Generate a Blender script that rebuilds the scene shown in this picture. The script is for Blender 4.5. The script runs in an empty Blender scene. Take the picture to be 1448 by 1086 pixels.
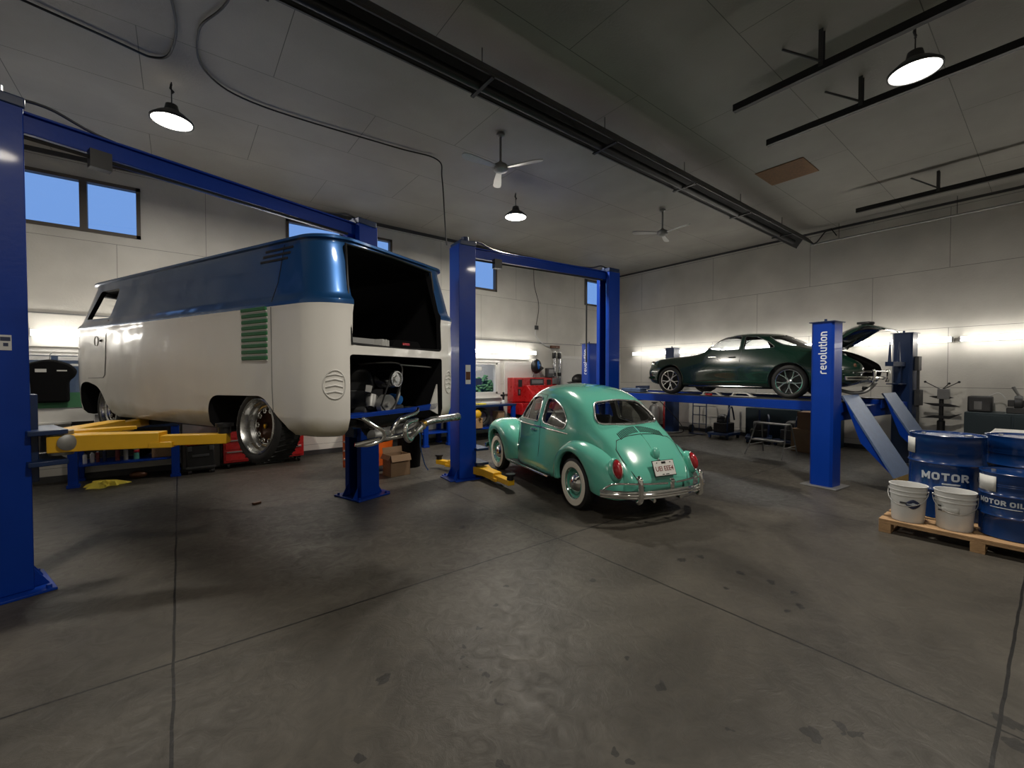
import bpy, bmesh, math, random
from mathutils import Vector, Matrix
from mathutils.bvhtree import BVHTree
random.seed(7)
sc = bpy.context.scene
COL = sc.collection
R = math.radians
PI = math.pi
# ------------------------------------------------------------------ camera
cam_d = bpy.data.cameras.new('camera')
cam_d.sensor_width = 36.0
cam_d.lens = 604.0 / 1448.0 * 36.0
cam_d.clip_start = 0.05
cam = bpy.data.objects.new('camera', cam_d)
COL.objects.link(cam)
cam.location = (0, 0, 1.7)
cam.rotation_euler = (R(90 - 1.233), 0, R(52.1 - 90))
sc.camera = cam
# ------------------------------------------------------------------ world, exposure
world = bpy.data.worlds.new('dusk_sky')
sc.world = world
world.use_nodes = True
bg = world.node_tree.nodes['Background']
bg.inputs[0].default_value = (0.115, 0.215, 0.45, 1)
bg.inputs[1].default_value = 1.0
sc.view_settings.view_transform = 'Standard'
sc.view_settings.look = 'None'
sc.view_settings.gamma = 1
sc.view_settings.use_curve_mapping = False
sc.view_settings.exposure = 0.90
sc.cycles.use_denoising = True
sc.cycles.max_bounces = 8
sc.cycles.diffuse_bounces = 4
sc.cycles.glossy_bounces = 5
sc.cycles.transparent_max_bounces = 12
sc.cycles.caustics_reflective = False
sc.cycles.caustics_refractive = False
sc.cycles.sample_clamp_indirect = 4.0
P_LAMP = 42.0       # watts of one high bay lamp
E_TUBE = 9.5       # emission of the fluorescent tubes

def area_light(name, loc, rot, sx, sy, power, color, parent=None, shape='RECTANGLE', spread=PI):
    d = bpy.data.lights.new(name, 'AREA')
    d.shape = shape; d.size = sx
    if shape in ('RECTANGLE', 'ELLIPSE'): d.size_y = sy
    d.energy = power; d.color = color; d.spread = spread
    o = bpy.data.objects.new(name, d); COL.objects.link(o)
    o.location = loc; o.rotation_euler = rot
    if parent: o.parent = parent
    return o

# ------------------------------------------------------------------ materials
def new_mat(name):
    m = bpy.data.materials.new(name); m.use_nodes = True
    nt = m.node_tree
    return m, nt, nt.nodes['Principled BSDF']
def N(nt, kind, **kw):
    n = nt.nodes.new(kind)
    for k, v in kw.items():
        if isinstance(k, str) and hasattr(n, k): setattr(n, k, v)
    return n
def setin(n, **kw):
    for k, v in kw.items(): n.inputs[k.replace('_', ' ')].default_value = v
def pmat(name, col, rough=0.5, metal=0.0, coat=0.0, var=0.12, scale=9.0, bump=0.0, bscale=60.0, spec=0.5):
    m, nt, b = new_mat(name)
    b.inputs['Metallic'].default_value = metal
    b.inputs['Roughness'].default_value = rough
    b.inputs['Coat Weight'].default_value = coat
    b.inputs['Coat Roughness'].default_value = 0.06
    b.inputs['Specular IOR Level'].default_value = spec
    tc = N(nt, 'ShaderNodeTexCoord'); ns = N(nt, 'ShaderNodeTexNoise')
    ns.inputs['Scale'].default_value = scale; ns.inputs['Detail'].default_value = 5
    nt.links.new(tc.outputs['Object'], ns.inputs['Vector'])
    mx = N(nt, 'ShaderNodeMix', data_type='RGBA')
    c = Vector(col[:3])
    mx.inputs[6].default_value = (*(c * (1 - var)), 1); mx.inputs[7].default_value = (*[min(1, k * (1 + var)) for k in c], 1)
    nt.links.new(ns.outputs[0], mx.inputs[0]); nt.links.new(mx.outputs[2], b.inputs['Base Color'])
    mr = N(nt, 'ShaderNodeMapRange'); setin(mr, To_Min=max(0, rough - 0.06), To_Max=min(1, rough + 0.06))
    nt.links.new(ns.outputs[0], mr.inputs[0]); nt.links.new(mr.outputs[0], b.inputs['Roughness'])
    if bump > 0:
        n2 = N(nt, 'ShaderNodeTexNoise'); n2.inputs['Scale'].default_value = bscale; n2.inputs['Detail'].default_value = 4
        nt.links.new(tc.outputs['Object'], n2.inputs['Vector'])
        bp = N(nt, 'ShaderNodeBump'); bp.inputs['Strength'].default_value = bump; bp.inputs['Distance'].default_value = 0.02
        nt.links.new(n2.outputs[0], bp.inputs['Height']); nt.links.new(bp.outputs[0], b.inputs['Normal'])
    return m
def emat(name, col, strength):
    m, nt, b = new_mat(name)
    b.inputs['Base Color'].default_value = (*col, 1)
    b.inputs['Emission Color'].default_value = (*col, 1)
    b.inputs['Emission Strength'].default_value = strength
    return m
def glassmat(name, tint, gloss=(1, 1, 1), ior=1.5, rough=0.02):
    m = bpy.data.materials.new(name); m.use_nodes = True; nt = m.node_tree
    nt.nodes.remove(nt.nodes['Principled BSDF'])
    out = nt.nodes['Material Output']
    t = N(nt, 'ShaderNodeBsdfTransparent'); t.inputs[0].default_value = (*tint, 1)
    g = N(nt, 'ShaderNodeBsdfGlossy'); g.inputs[0].default_value = (*gloss, 1); g.inputs['Roughness'].default_value = rough
    lw = N(nt, 'ShaderNodeLayerWeight'); lw.inputs[0].default_value = 0.5
    pw = N(nt, 'ShaderNodeMath', operation='POWER'); pw.inputs[1].default_value = 4.0; nt.links.new(lw.outputs['Facing'], pw.inputs[0])
    f = N(nt, 'ShaderNodeMapRange'); r0 = ((ior - 1) / (ior + 1)) ** 2; setin(f, To_Min=r0, To_Max=1.0); nt.links.new(pw.outputs[0], f.inputs[0])
    mx = N(nt, 'ShaderNodeMixShader')
    nt.links.new(f.outputs[0], mx.inputs[0]); nt.links.new(t.outputs[0], mx.inputs[1]); nt.links.new(g.outputs[0], mx.inputs[2])
    nt.links.new(mx.outputs[0], out.inputs[0])
    return m
M = {}
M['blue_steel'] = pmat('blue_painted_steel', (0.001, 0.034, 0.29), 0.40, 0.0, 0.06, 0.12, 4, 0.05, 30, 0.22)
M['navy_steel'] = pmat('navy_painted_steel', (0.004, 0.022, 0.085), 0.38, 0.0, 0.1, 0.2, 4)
M['blue_worn'] = pmat('worn_blue_ramp_steel', (0.09, 0.14, 0.26), 0.42, 0.2, 0.0, 0.35, 14, 0.1, 40)
M['blue_tin'] = pmat('bright_blue_tin', (0.01, 0.12, 0.45), 0.3, 0.1, 0.4)
M['yellow_steel'] = pmat('yellow_painted_steel', (0.72, 0.40, 0.012), 0.4, 0.0, 0.2, 0.15, 6)
M['black_steel'] = pmat('black_steel', (0.012, 0.012, 0.013), 0.42, 0.2)
M['grey_steel'] = pmat('grey_steel', (0.22, 0.22, 0.22), 0.45, 0.5)
M['dark_grey'] = pmat('dark_grey_metal', (0.055, 0.056, 0.058), 0.5, 0.3)
M['galv'] = pmat('galvanised_steel', (0.42, 0.42, 0.41), 0.35, 0.8)
M['chrome'] = pmat('chrome', (0.82, 0.82, 0.80), 0.09, 1.0, 0, 0.04)
M['alu'] = pmat('brushed_aluminium', (0.55, 0.55, 0.54), 0.27, 1.0, 0, 0.08)
M['alu_dull'] = pmat('cast_aluminium', (0.30, 0.30, 0.29), 0.5, 0.7, 0, 0.2, 20)
M['rubber'] = pmat('tyre_rubber', (0.012, 0.012, 0.012), 0.62, 0, 0, 0.3, 30, 0.15, 80)
M['whitewall'] = pmat('whitewall_rubber', (0.72, 0.68, 0.58), 0.5, 0, 0, 0.05)
M['mint'] = pmat('mint_green_car_paint', (0.12, 0.46, 0.355), 0.20, 0.0, 1.0, 0.03, 3)
M['mint_dark'] = pmat('mint_green_wheel_paint', (0.08, 0.33, 0.25), 0.3, 0.0, 0.6, 0.04, 3)
M['dark_green'] = pmat('dark_green_car_paint', (0.004, 0.020, 0.013), 0.24, 0.0, 1.0, 0.1, 3)
M['interior'] = pmat('dark_car_interior', (0.007, 0.007, 0.008), 0.8, spec=0.2)
M['lining'] = pmat('grey_cabin_lining', (0.13, 0.13, 0.125), 0.75)
M['seat'] = pmat('grey_seat_vinyl', (0.16, 0.16, 0.155), 0.5, 0, 0, 0.2, 12)
M['red_lens'] = pmat('red_lamp_lens', (0.30, 0.008, 0.012), 0.12, 0, 1.0, 0.2, 60)
M['white_paint'] = pmat('white_painted_trim', (0.62, 0.61, 0.58), 0.45, 0, 0, 0.05)
M['white_plastic'] = pmat('white_plastic', (0.60, 0.60, 0.59), 0.4, 0, 0, 0.07, 6)
M['cream_paper'] = pmat('cream_label_paper', (0.52, 0.52, 0.50), 0.7, 0, 0, 0.1, 40)
M['red_paint'] = pmat('red_tool_cabinet_paint', (0.42, 0.010, 0.012), 0.28, 0, 0.8, 0.1)
M['orange_paint'] = pmat('orange_tool_cabinet_paint', (0.75, 0.13, 0.012), 0.35, 0, 0.4, 0.08)
M['cardboard'] = pmat('cardboard', (0.27, 0.17, 0.095), 0.85, 0, 0, 0.12, 12)
M['wood'] = pmat('pallet_wood', (0.36, 0.22, 0.11), 0.75, 0, 0, 0.35, 6, 0.2, 50)
M['black_cloth'] = pmat('black_cloth', (0.004, 0.004, 0.0045), 0.95, spec=0.15)
M['yellow_cloth'] = pmat('yellow_cloth', (0.75, 0.62, 0.08), 0.85)
M['green_cloth'] = pmat('green_fabric', (0.04, 0.15, 0.07), 0.85)
M['brown_dark'] = pmat('dark_rust_brown', (0.09, 0.035, 0.016), 0.45, 0.4, 0, 0.4, 25)
M['barrel_blue'] = pmat('blue_drum_enamel', (0.003, 0.028, 0.125), 0.25, 0.0, 0.4, 0.12, 3)
M['print_white'] = pmat('printed_white', (0.46, 0.50, 0.55), 0.5, 0, 0, 0.15, 30)
M['letter_white'] = pmat('white_lettering', (0.72, 0.75, 0.80), 0.45)
M['print_navy'] = pmat('printed_navy', (0.015, 0.025, 0.075), 0.5)
M['maroon'] = pmat('maroon_print', (0.16, 0.03, 0.03), 0.6)
M['slate'] = pmat('dark_teal_cabinet', (0.018, 0.035, 0.045), 0.5)
M['green_louvre'] = pmat('green_primer', (0.015, 0.14, 0.045), 0.5, 0, 0, 0.3, 30)  # plain green of the van's air louvres, not emissive
M['gold'] = pmat('brass', (0.5, 0.32, 0.08), 0.3, 1.0)
M['glass_window'] = glassmat('window_glass', (0.92, 0.95, 0.97))
M['glass_car'] = glassmat('car_window_glass', (0.62, 0.64, 0.62), (1, 1, 1), 1.6)
M['tube'] = emat('fluorescent_tube', (1.0, 0.965, 0.90), E_TUBE)
M['lamp_face'] = emat('high_bay_lamp_face', (1.0, 0.95, 0.86), 9.0)
M['hedge'] = pmat('hedge_leaves', (0.03, 0.09, 0.03), 0.8, 0, 0, 0.6, 20)

# ------------------------------------------------------------------ mesh builder
def xf(loc=(0, 0, 0), rx=0, ry=0, rz=0, s=1.0):
    sm = Matrix.Diagonal((*( (s, s, s) if isinstance(s, (int, float)) else s), 1))
    return Matrix.Translation(loc) @ Matrix.Rotation(rz, 4, 'Z') @ Matrix.Rotation(ry, 4, 'Y') @ Matrix.Rotation(rx, 4, 'X') @ sm
class MB:
    def __init__(self, *mats):
        self.bm = bmesh.new(); self.mats = list(mats); self.mi = 0
    def _f(self, vs):
        try:
            f = self.bm.faces.new(vs); f.material_index = self.mi; return f
        except ValueError: return None
    def box(self, c, s, T=None, rz=0, rx=0, ry=0):
        m = xf(c, rx, ry, rz)
        if T is not None: m = T @ m
        vs = [self.bm.verts.new(m @ Vector((sx * s[0] / 2, sy * s[1] / 2, sz * s[2] / 2))) for sx in (-1, 1) for sy in (-1, 1) for sz in (-1, 1)]
        for q in ((0, 1, 3, 2), (4, 6, 7, 5), (0, 4, 5, 1), (2, 3, 7, 6), (0, 2, 6, 4), (1, 5, 7, 3)): self._f([vs[i] for i in q])
        return self
    def lohi(self, lo, hi, T=None):
        return self.box([(a + b) / 2 for a, b in zip(lo, hi)], [abs(b - a) for a, b in zip(lo, hi)], T)
    def rings(self, rings, closed=True, caps=True, loop=False):
        R_ = [[self.bm.verts.new(p) for p in r] for r in rings]
        n = len(R_[0]); k = len(R_)
        for i in range(k if loop else k - 1):
            a, b = R_[i], R_[(i + 1) % k]
            for j in range(n if closed else n - 1):
                self._f([a[j], a[(j + 1) % n], b[(j + 1) % n], b[j]])
        if caps and not loop:
            self._f(R_[0][::-1]); self._f(R_[-1])
        return self
    def lathe(self, prof, T=None, seg=32, caps=False, loop=False):
        """profile of (radius, height) about the local z axis"""
        T = T or Matrix.Identity(4)
        rr = []
        for (r, z) in prof:
            r = max(r, 1e-4)
            rr.append([T @ Vector((r * math.cos(2 * PI * j / seg), r * math.sin(2 * PI * j / seg), z)) for j in range(seg)])
        return self.rings(rr, True, caps, loop)
    def cyl(self, c, r, h, T=None, seg=20, rx=0, ry=0, rz=0, r2=None):
        m = xf(c, rx, ry, rz)
        if T is not None: m = T @ m
        r2 = r if r2 is None else r2
        return self.lathe([(r, -h / 2), (r2, h / 2)], m, seg, True)
    def rod(self, a, b, r, seg=10): return self.tube([a, b], r, seg)
    def tube(self, pts, r, seg=10, closed=False, T=None, caps=True):
        pts = [Vector(p) for p in pts]
        if T is not None: pts = [T @ p for p in pts]
        n = len(pts); rings = []; up = None
        for i, p in enumerate(pts):
            if closed: d = pts[(i + 1) % n] - pts[i - 1]
            else: d = pts[min(i + 1, n - 1)] - pts[max(i - 1, 0)]
            if d.length < 1e-9: d = Vector((0, 0, 1))
            d.normalize()
            if up is None:
                up = Vector((0, 0, 1)) if abs(d.z) < 0.9 else Vector((1, 0, 0))
            x = up - d * up.dot(d)
            if x.length < 1e-5: x = d.orthogonal()
            x.normalize(); up = x
            y = d.cross(x)
            rad = r[i] if isinstance(r, (list, tuple)) else r
            rings.append([p + x * (rad * math.cos(2 * PI * j / seg)) + y * (rad * math.sin(2 * PI * j / seg)) for j in range(seg)])
        return self.rings(rings, True, caps, closed)
    def strip(self, pts, w, t, T=None, up=(0, 0, 1), closed=False):
        """flat bar of width w (along up) and thickness t swept along pts"""
        pts = [Vector(p) for p in pts]; up = Vector(up); rings = []; n = len(pts)
        for i, p in enumerate(pts):
            d = (pts[(i + 1) % n] - pts[i - 1]) if closed else (pts[min(i + 1, n - 1)] - pts[max(i - 1, 0)])
            d.normalize(); u = (up - d * up.dot(d)).normalized(); s = d.cross(u)
            rings.append([p + u * w / 2 + s * t / 2, p + u * w / 2 - s * t / 2, p - u * w / 2 - s * t / 2, p - u * w / 2 + s * t / 2])
        if T is not None: rings = [[T @ q for q in r] for r in rings]
        return self.rings(rings, True, True, closed)
    def prism(self, poly, h0, h1, axis='z', T=None):
        def mk(a, b, h):
            v = {'z': (a, b, h), 'y': (a, h, b), 'x': (h, a, b)}[axis]
            v = Vector(v)
            return T @ v if T is not None else v
        return self.rings([[mk(a, b, h0) for a, b in poly], [mk(a, b, h1) for a, b in poly]], True, True)
    def sphere(self, c, r, T=None, u=20, v=12, s=(1, 1, 1)):
        prof = [(max(1e-4, r * math.sin(PI * i / v)), -r * math.cos(PI * i / v)) for i in range(v + 1)]
        m = xf(c, s=s)
        if T is not None: m = T @ m
        return self.lathe(prof, m, u, True)
    def torus(self, c, Rr, r, T=None, seg=32, s2=10, rx=0, ry=0, rz=0):
        m = xf(c, rx, ry, rz)
        if T is not None: m = T @ m
        return self.tube([m @ Vector((Rr * math.cos(2 * PI * j / seg), Rr * math.sin(2 * PI * j / seg), 0)) for j in range(seg)], r, s2, True)
    def build(self, name, mat=None, parent=None, loc=None, rot=None, bevel=0.0, smooth=40, bseg=2, thick=0.0):
        me = bpy.data.meshes.new(name)
        bmesh.ops.remove_doubles(self.bm, verts=self.bm.verts, dist=1e-6)
        bmesh.ops.recalc_face_normals(self.bm, faces=self.bm.faces)
        self.bm.to_mesh(me); self.bm.free()
        ms = [M[x] if isinstance(x, str) else x for x in (self.mats or [mat])]
        if mat is not None and not self.mats: ms = [M[mat] if isinstance(mat, str) else mat]
        for m in ms: me.materials.append(m)
        if smooth:
            me.polygons.foreach_set('use_smooth', [True] * len(me.polygons))
            me.set_sharp_from_angle(angle=R(smooth))
        o = bpy.data.objects.new(name, me); COL.objects.link(o)
        if loc is not None: o.location = loc
        if rot is not None: o.rotation_euler = rot
        if parent is not None: o.parent = parent
        if thick:
            md = o.modifiers.new('thickness', 'SOLIDIFY'); md.thickness = thick; md.offset = 0
        if bevel > 0:
            md = o.modifiers.new('bevel', 'BEVEL'); md.width = bevel; md.segments = bseg; md.limit_method = 'ANGLE'; md.angle_limit = R(40)
            md.harden_normals = False
        return o
def explode(names):
    """make every loose piece of the named meshes a part of its own"""
    for o in [q for q in bpy.data.objects if q.type == 'MESH' and q.name.split('.')[0] in names]:
        bm = bmesh.new(); bm.from_mesh(o.data); bm.verts.ensure_lookup_table()
        seen = set(); isl = []
        for v in bm.verts:
            if v.index in seen: continue
            st = [v]; seen.add(v.index); cur = []
            while st:
                a = st.pop(); cur.append(a.index)
                for e in a.link_edges:
                    b = e.other_vert(a)
                    if b.index not in seen: seen.add(b.index); st.append(b)
            isl.append(set(cur))
        bm.free()
        if len(isl) < 2: continue
        src = o.data
        for k, keep in enumerate(isl):
            bm = bmesh.new(); bm.from_mesh(src); bm.verts.ensure_lookup_table()
            bmesh.ops.delete(bm, geom=[v for v in bm.verts if v.index not in keep], context='VERTS')
            me = bpy.data.meshes.new(o.name.split('.')[0]); bm.to_mesh(me); bm.free()
            for m in src.materials: me.materials.append(m)
            if k == 0: o.data = me
            else:
                c = o.copy(); c.data = me; COL.objects.link(c)
def thing(name, label, cat, loc=(0, 0, 0), rz=0, group=None, s=1.0):
    o = bpy.data.objects.new(name, None); COL.objects.link(o)
    o.empty_display_size = 0.1
    o.location = loc; o.rotation_euler = (0, 0, rz)
    if s != 1.0: o.scale = (s, s, s)
    o['label'] = label; o['category'] = cat
    if group: o['group'] = group
    return o
def tag(o, label, cat, group=None, kind=None):
    o['label'] = label; o['category'] = cat
    if group: o['group'] = group
    if kind: o['kind'] = kind
    return o
def structure(o, label=None):
    o['kind'] = 'structure'
    if label: o['label'] = label
    return o
def children_of(o): return [c for c in bpy.data.objects if c.parent == o]
def copy_tree(o, parent=None):
    kids = children_of(o)
    c = o.copy(); COL.objects.link(c)
    if parent is not None:
        c.parent = parent; c.matrix_parent_inverse = o.matrix_parent_inverse
    for k in kids: copy_tree(k, c)
    return c
def cr(pts, n, closed=False):
    """Catmull-Rom through points (tuples of any length)"""
    P = [tuple(p) for p in pts]; m = len(P); out = []
    segs = m if closed else m - 1
    for i in range(segs):
        if closed: p0, p1, p2, p3 = P[(i - 1) % m], P[i], P[(i + 1) % m], P[(i + 2) % m]
        else: p0, p1, p2, p3 = P[max(i - 1, 0)], P[i], P[i + 1], P[min(i + 2, m - 1)]
        for j in range(n):
            t = j / n
            out.append(tuple(0.5 * (2 * b + (c - a) * t + (2 * a - 5 * b + 4 * c - d) * t * t + (3 * b - a - 3 * c + d) * t ** 3) for a, b, c, d in zip(p0, p1, p2, p3)))
    if not closed: out.append(P[-1])
    return out
def to_me(bm, name, mats):
    bmesh.ops.remove_doubles(bm, verts=bm.verts, dist=1e-6)
    bmesh.ops.recalc_face_normals(bm, faces=bm.faces)
    me = bpy.data.meshes.new(name); bm.to_mesh(me); bm.free()
    for m in mats: me.materials.append(M[m] if isinstance(m, str) else m)
    o = bpy.data.objects.new(name, me); COL.objects.link(o)
    return o
def carve(o, cutters, name, parent=None, smooth=35):
    """boolean-difference the cutter objects from o and bake the result"""
    for c in cutters:
        md = o.modifiers.new('cut', 'BOOLEAN'); md.object = c; md.operation = 'DIFFERENCE'; md.solver = 'EXACT'
        try: md.material_mode = 'TRANSFER'
        except Exception: pass
    bpy.context.view_layer.update()
    dg = bpy.context.evaluated_depsgraph_get()
    me = bpy.data.meshes.new_from_object(o.evaluated_get(dg))
    me.name = name
    o2 = bpy.data.objects.new(name, me); COL.objects.link(o2)
    for c in cutters + [o]: bpy.data.objects.remove(c, do_unlink=True)
    me.polygons.foreach_set('use_smooth', [True] * len(me.polygons))
    me.set_sharp_from_angle(angle=R(smooth))
    if parent is not None: o2.parent = parent
    return o2
def proj(bvh, pts, axis, side, off=0.0):
    out = []
    for a, b in pts:
        if axis == 'y': o_, d = Vector((a, side * 4, b)), Vector((0, -side, 0))
        elif axis == 'x': o_, d = Vector((side * 9, a, b)), Vector((-side, 0, 0))
        else: o_, d = Vector((a, b, 9)), Vector((0, 0, -1))
        h = bvh.ray_cast(o_, d)
        if h[0] is None:
            out.append(None); continue
        n = h[1]
        if n.dot(d) > 0: n = -n
        out.append(h[0] + n * off)
    last = None
    for i, p in enumerate(out):
        if p is None:
            out[i] = last if last is not None else next((q for q in out if q is not None), Vector((0, 0, 0)))
        last = out[i]
    return out
def panel(bvh, poly, axis, side, off, rings=6):
    """surface-hugging panel inside a star-shaped outline"""
    cx = sum(p[0] for p in poly) / len(poly); cy = sum(p[1] for p in poly) / len(poly)
    mb = MB(); rr = []
    for k in range(rings, 0, -1):
        t = k / rings
        rr.append(proj(bvh, [(cx + (a - cx) * t, cy + (b - cy) * t) for a, b in poly], axis, side, off))
    mb.rings(rr, True, False)
    mb.bm.verts.ensure_lookup_table()
    n = len(poly); last = [mb.bm.verts[(rings - 1) * n + j] for j in range(n)]
    c = mb.bm.verts.new(proj(bvh, [(cx, cy)], axis, side, off)[0])
    for j in range(n): mb._f([last[j], last[(j + 1) % n], c])
    return mb
GLYPHS = {   # stroke centre lines in a unit-high box: (width, [polylines])
    'M': (.92, [[(.0, 0), (.0, 1)], [(.0, 1), (.46, .25)], [(.46, .25), (.92, 1)], [(.92, 1), (.92, 0)]]),
    'O': (.74, [[(.22, 0), (.52, 0), (.70, .1), (.74, .3), (.74, .7), (.70, .9), (.52, 1), (.22, 1), (.04, .9), (0, .7), (0, .3), (.04, .1), (.22, 0), (.3, 0)]]),
    'T': (.70, [[(.0, 1), (.70, 1)], [(.35, 1), (.35, 0)]]),
    'R': (.66, [[(0, 0), (0, 1)], [(0, 1), (.46, 1), (.62, .9), (.66, .73), (.62, .55), (.46, .46), (0, .46)], [(.34, .46), (.68, 0)]]),
    'I': (.0, [[(0, 0), (0, 1)]]),
    'L': (.56, [[(0, 1), (0, 0)], [(0, 0), (.56, 0)]]),
    'r': (.34, [[(0, 0), (0, .48), (.06, .62), (.16, .68), (.34, .68)]]),
    'e': (.50, [[(.03, .36), (.50, .36), (.50, .50), (.42, .64), (.30, .68), (.16, .67), (.04, .58), (0, .44), (0, .22), (.05, .07), (.18, 0), (.46, 0)]]),
    'u': (.46, [[(0, .68), (0, .2), (.06, .06), (.2, 0), (.46, 0)], [(.46, .70), (.46, 0)]]),
    'o': (.48, [[(.16, 0), (.32, 0), (.44, .06), (.48, .2), (.48, .48), (.44, .62), (.32, .68), (.16, .68), (.04, .62), (0, .48), (0, .2), (.04, .06), (.16, 0), (.2, 0)]]),
    'l': (.12, [[(0, 1), (0, .12), (.04, .03), (.12, 0)]]),
    't': (.24, [[(.06, .95), (.06, .15), (.12, .03), (.24, 0)], [(-.02, .68), (.24, .68)]]),
    'i': (.0, [[(0, 0), (0, .68)], [(0, .86), (0, .98)]]),
    'v': (.48, [[(0, .68), (0, .30), (.06, .14), (.24, 0)], [(.24, 0), (.42, .14), (.48, .30), (.48, .68)]]),
    'n': (.46, [[(0, 0), (0, .68)], [(0, .68), (.26, .68), (.40, .62), (.46, .48), (.46, 0)]]),
}
def stroke_text(body, h, parent, name, mat, W, t=.2, gap=.30):
    """painted letters; W(x, y, d) maps text space onto the thing's surface, t is the stroke width"""
    mb = MB(); x0 = 0; tot = sum((.45 if c == ' ' else GLYPHS[c][0] + t + gap) for c in body) - gap
    for c in body:
        if c == ' ': x0 += .45; continue
        w, lines = GLYPHS[c]; x0 += t / 2
        for ln in lines:
            n = len(ln); rr = []
            for i, p in enumerate(ln):
                a, b = Vector(ln[max(i - 1, 0)]), Vector(ln[min(i + 1, n - 1)]); d = (b - a).normalized(); q = Vector(p)
                if i == 0: q = q - d * t * .5
                if i == n - 1: q = q + d * t * .5
                s = Vector((-d.y, d.x)) * t / 2
                P = [q + s, q - s]
                rr.append([W((x0 + P[0].x - tot / 2) * h, (P[0].y - .5) * h, 0), W((x0 + P[1].x - tot / 2) * h, (P[1].y - .5) * h, 0), W((x0 + P[1].x - tot / 2) * h, (P[1].y - .5) * h, .0022), W((x0 + P[0].x - tot / 2) * h, (P[0].y - .5) * h, .0022)])
            mb.rings(rr, True, True)
        x0 += w + t / 2 + gap
    return mb.build(name, mat, parent, smooth=0)
def wrap(r, ang, z0, off=.0015):
    return lambda x, y, d: Vector(((r + off + d) * math.sin(x / r + ang), -(r + off + d) * math.cos(x / r + ang), z0 + y))
def text_mesh(body, size, parent, name, mat, T, bold=0.0, depth=0.002, align='CENTER', bend=None, shear=0, spacing=1.0):
    cu = bpy.data.curves.new(name, 'FONT'); cu.body = body; cu.size = size; cu.align_x = align; cu.align_y = 'CENTER'
    cu.offset = bold; cu.extrude = depth; cu.shear = shear; cu.space_character = spacing; cu.resolution_u = 3
    o = bpy.data.objects.new(name, cu); COL.objects.link(o)
    bpy.context.view_layer.update()
    dg = bpy.context.evaluated_depsgraph_get()
    me = bpy.data.meshes.new_from_object(o.evaluated_get(dg)); me.name = name
    bpy.data.objects.remove(o, do_unlink=True)
    for v in me.vertices:
        x, y, z = v.co
        if bend is not None:      # wrap around a vertical cylinder of radius bend, front at local -y... +x to the right
            a = x / bend; v.co = T @ Vector(((bend + z) * math.sin(a), -(bend + z) * math.cos(a), y))
        else: v.co = T @ Vector((x, y, z))
    me.materials.clear(); me.materials.append(M[mat])
    o = bpy.data.objects.new(name, me); COL.objects.link(o)
    if parent is not None: o.parent = parent
    return o
# ------------------------------------------------------------------ the room
X0, X1, Y0, Y1, H = -4.2, 12.36, -4.6, 9.75, 5.2
def line_mask(nt, coord_out, comps, half):
    """1 on any of the lines (axis, position)"""
    sep = N(nt, 'ShaderNodeSeparateXYZ'); nt.links.new(coord_out, sep.inputs[0]); acc = None
    for ax, pos in comps:
        s = N(nt, 'ShaderNodeMath', operation='SUBTRACT'); s.inputs[1].default_value = pos
        nt.links.new(sep.outputs[ax], s.inputs[0])
        a = N(nt, 'ShaderNodeMath', operation='ABSOLUTE'); nt.links.new(s.outputs[0], a.inputs[0])
        l = N(nt, 'ShaderNodeMath', operation='LESS_THAN'); l.inputs[1].default_value = half; nt.links.new(a.outputs[0], l.inputs[0])
        if acc is None: acc = l
        else:
            m = N(nt, 'ShaderNodeMath', operation='MAXIMUM'); nt.links.new(acc.outputs[0], m.inputs[0]); nt.links.new(l.outputs[0], m.inputs[1]); acc = m
    return acc
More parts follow.
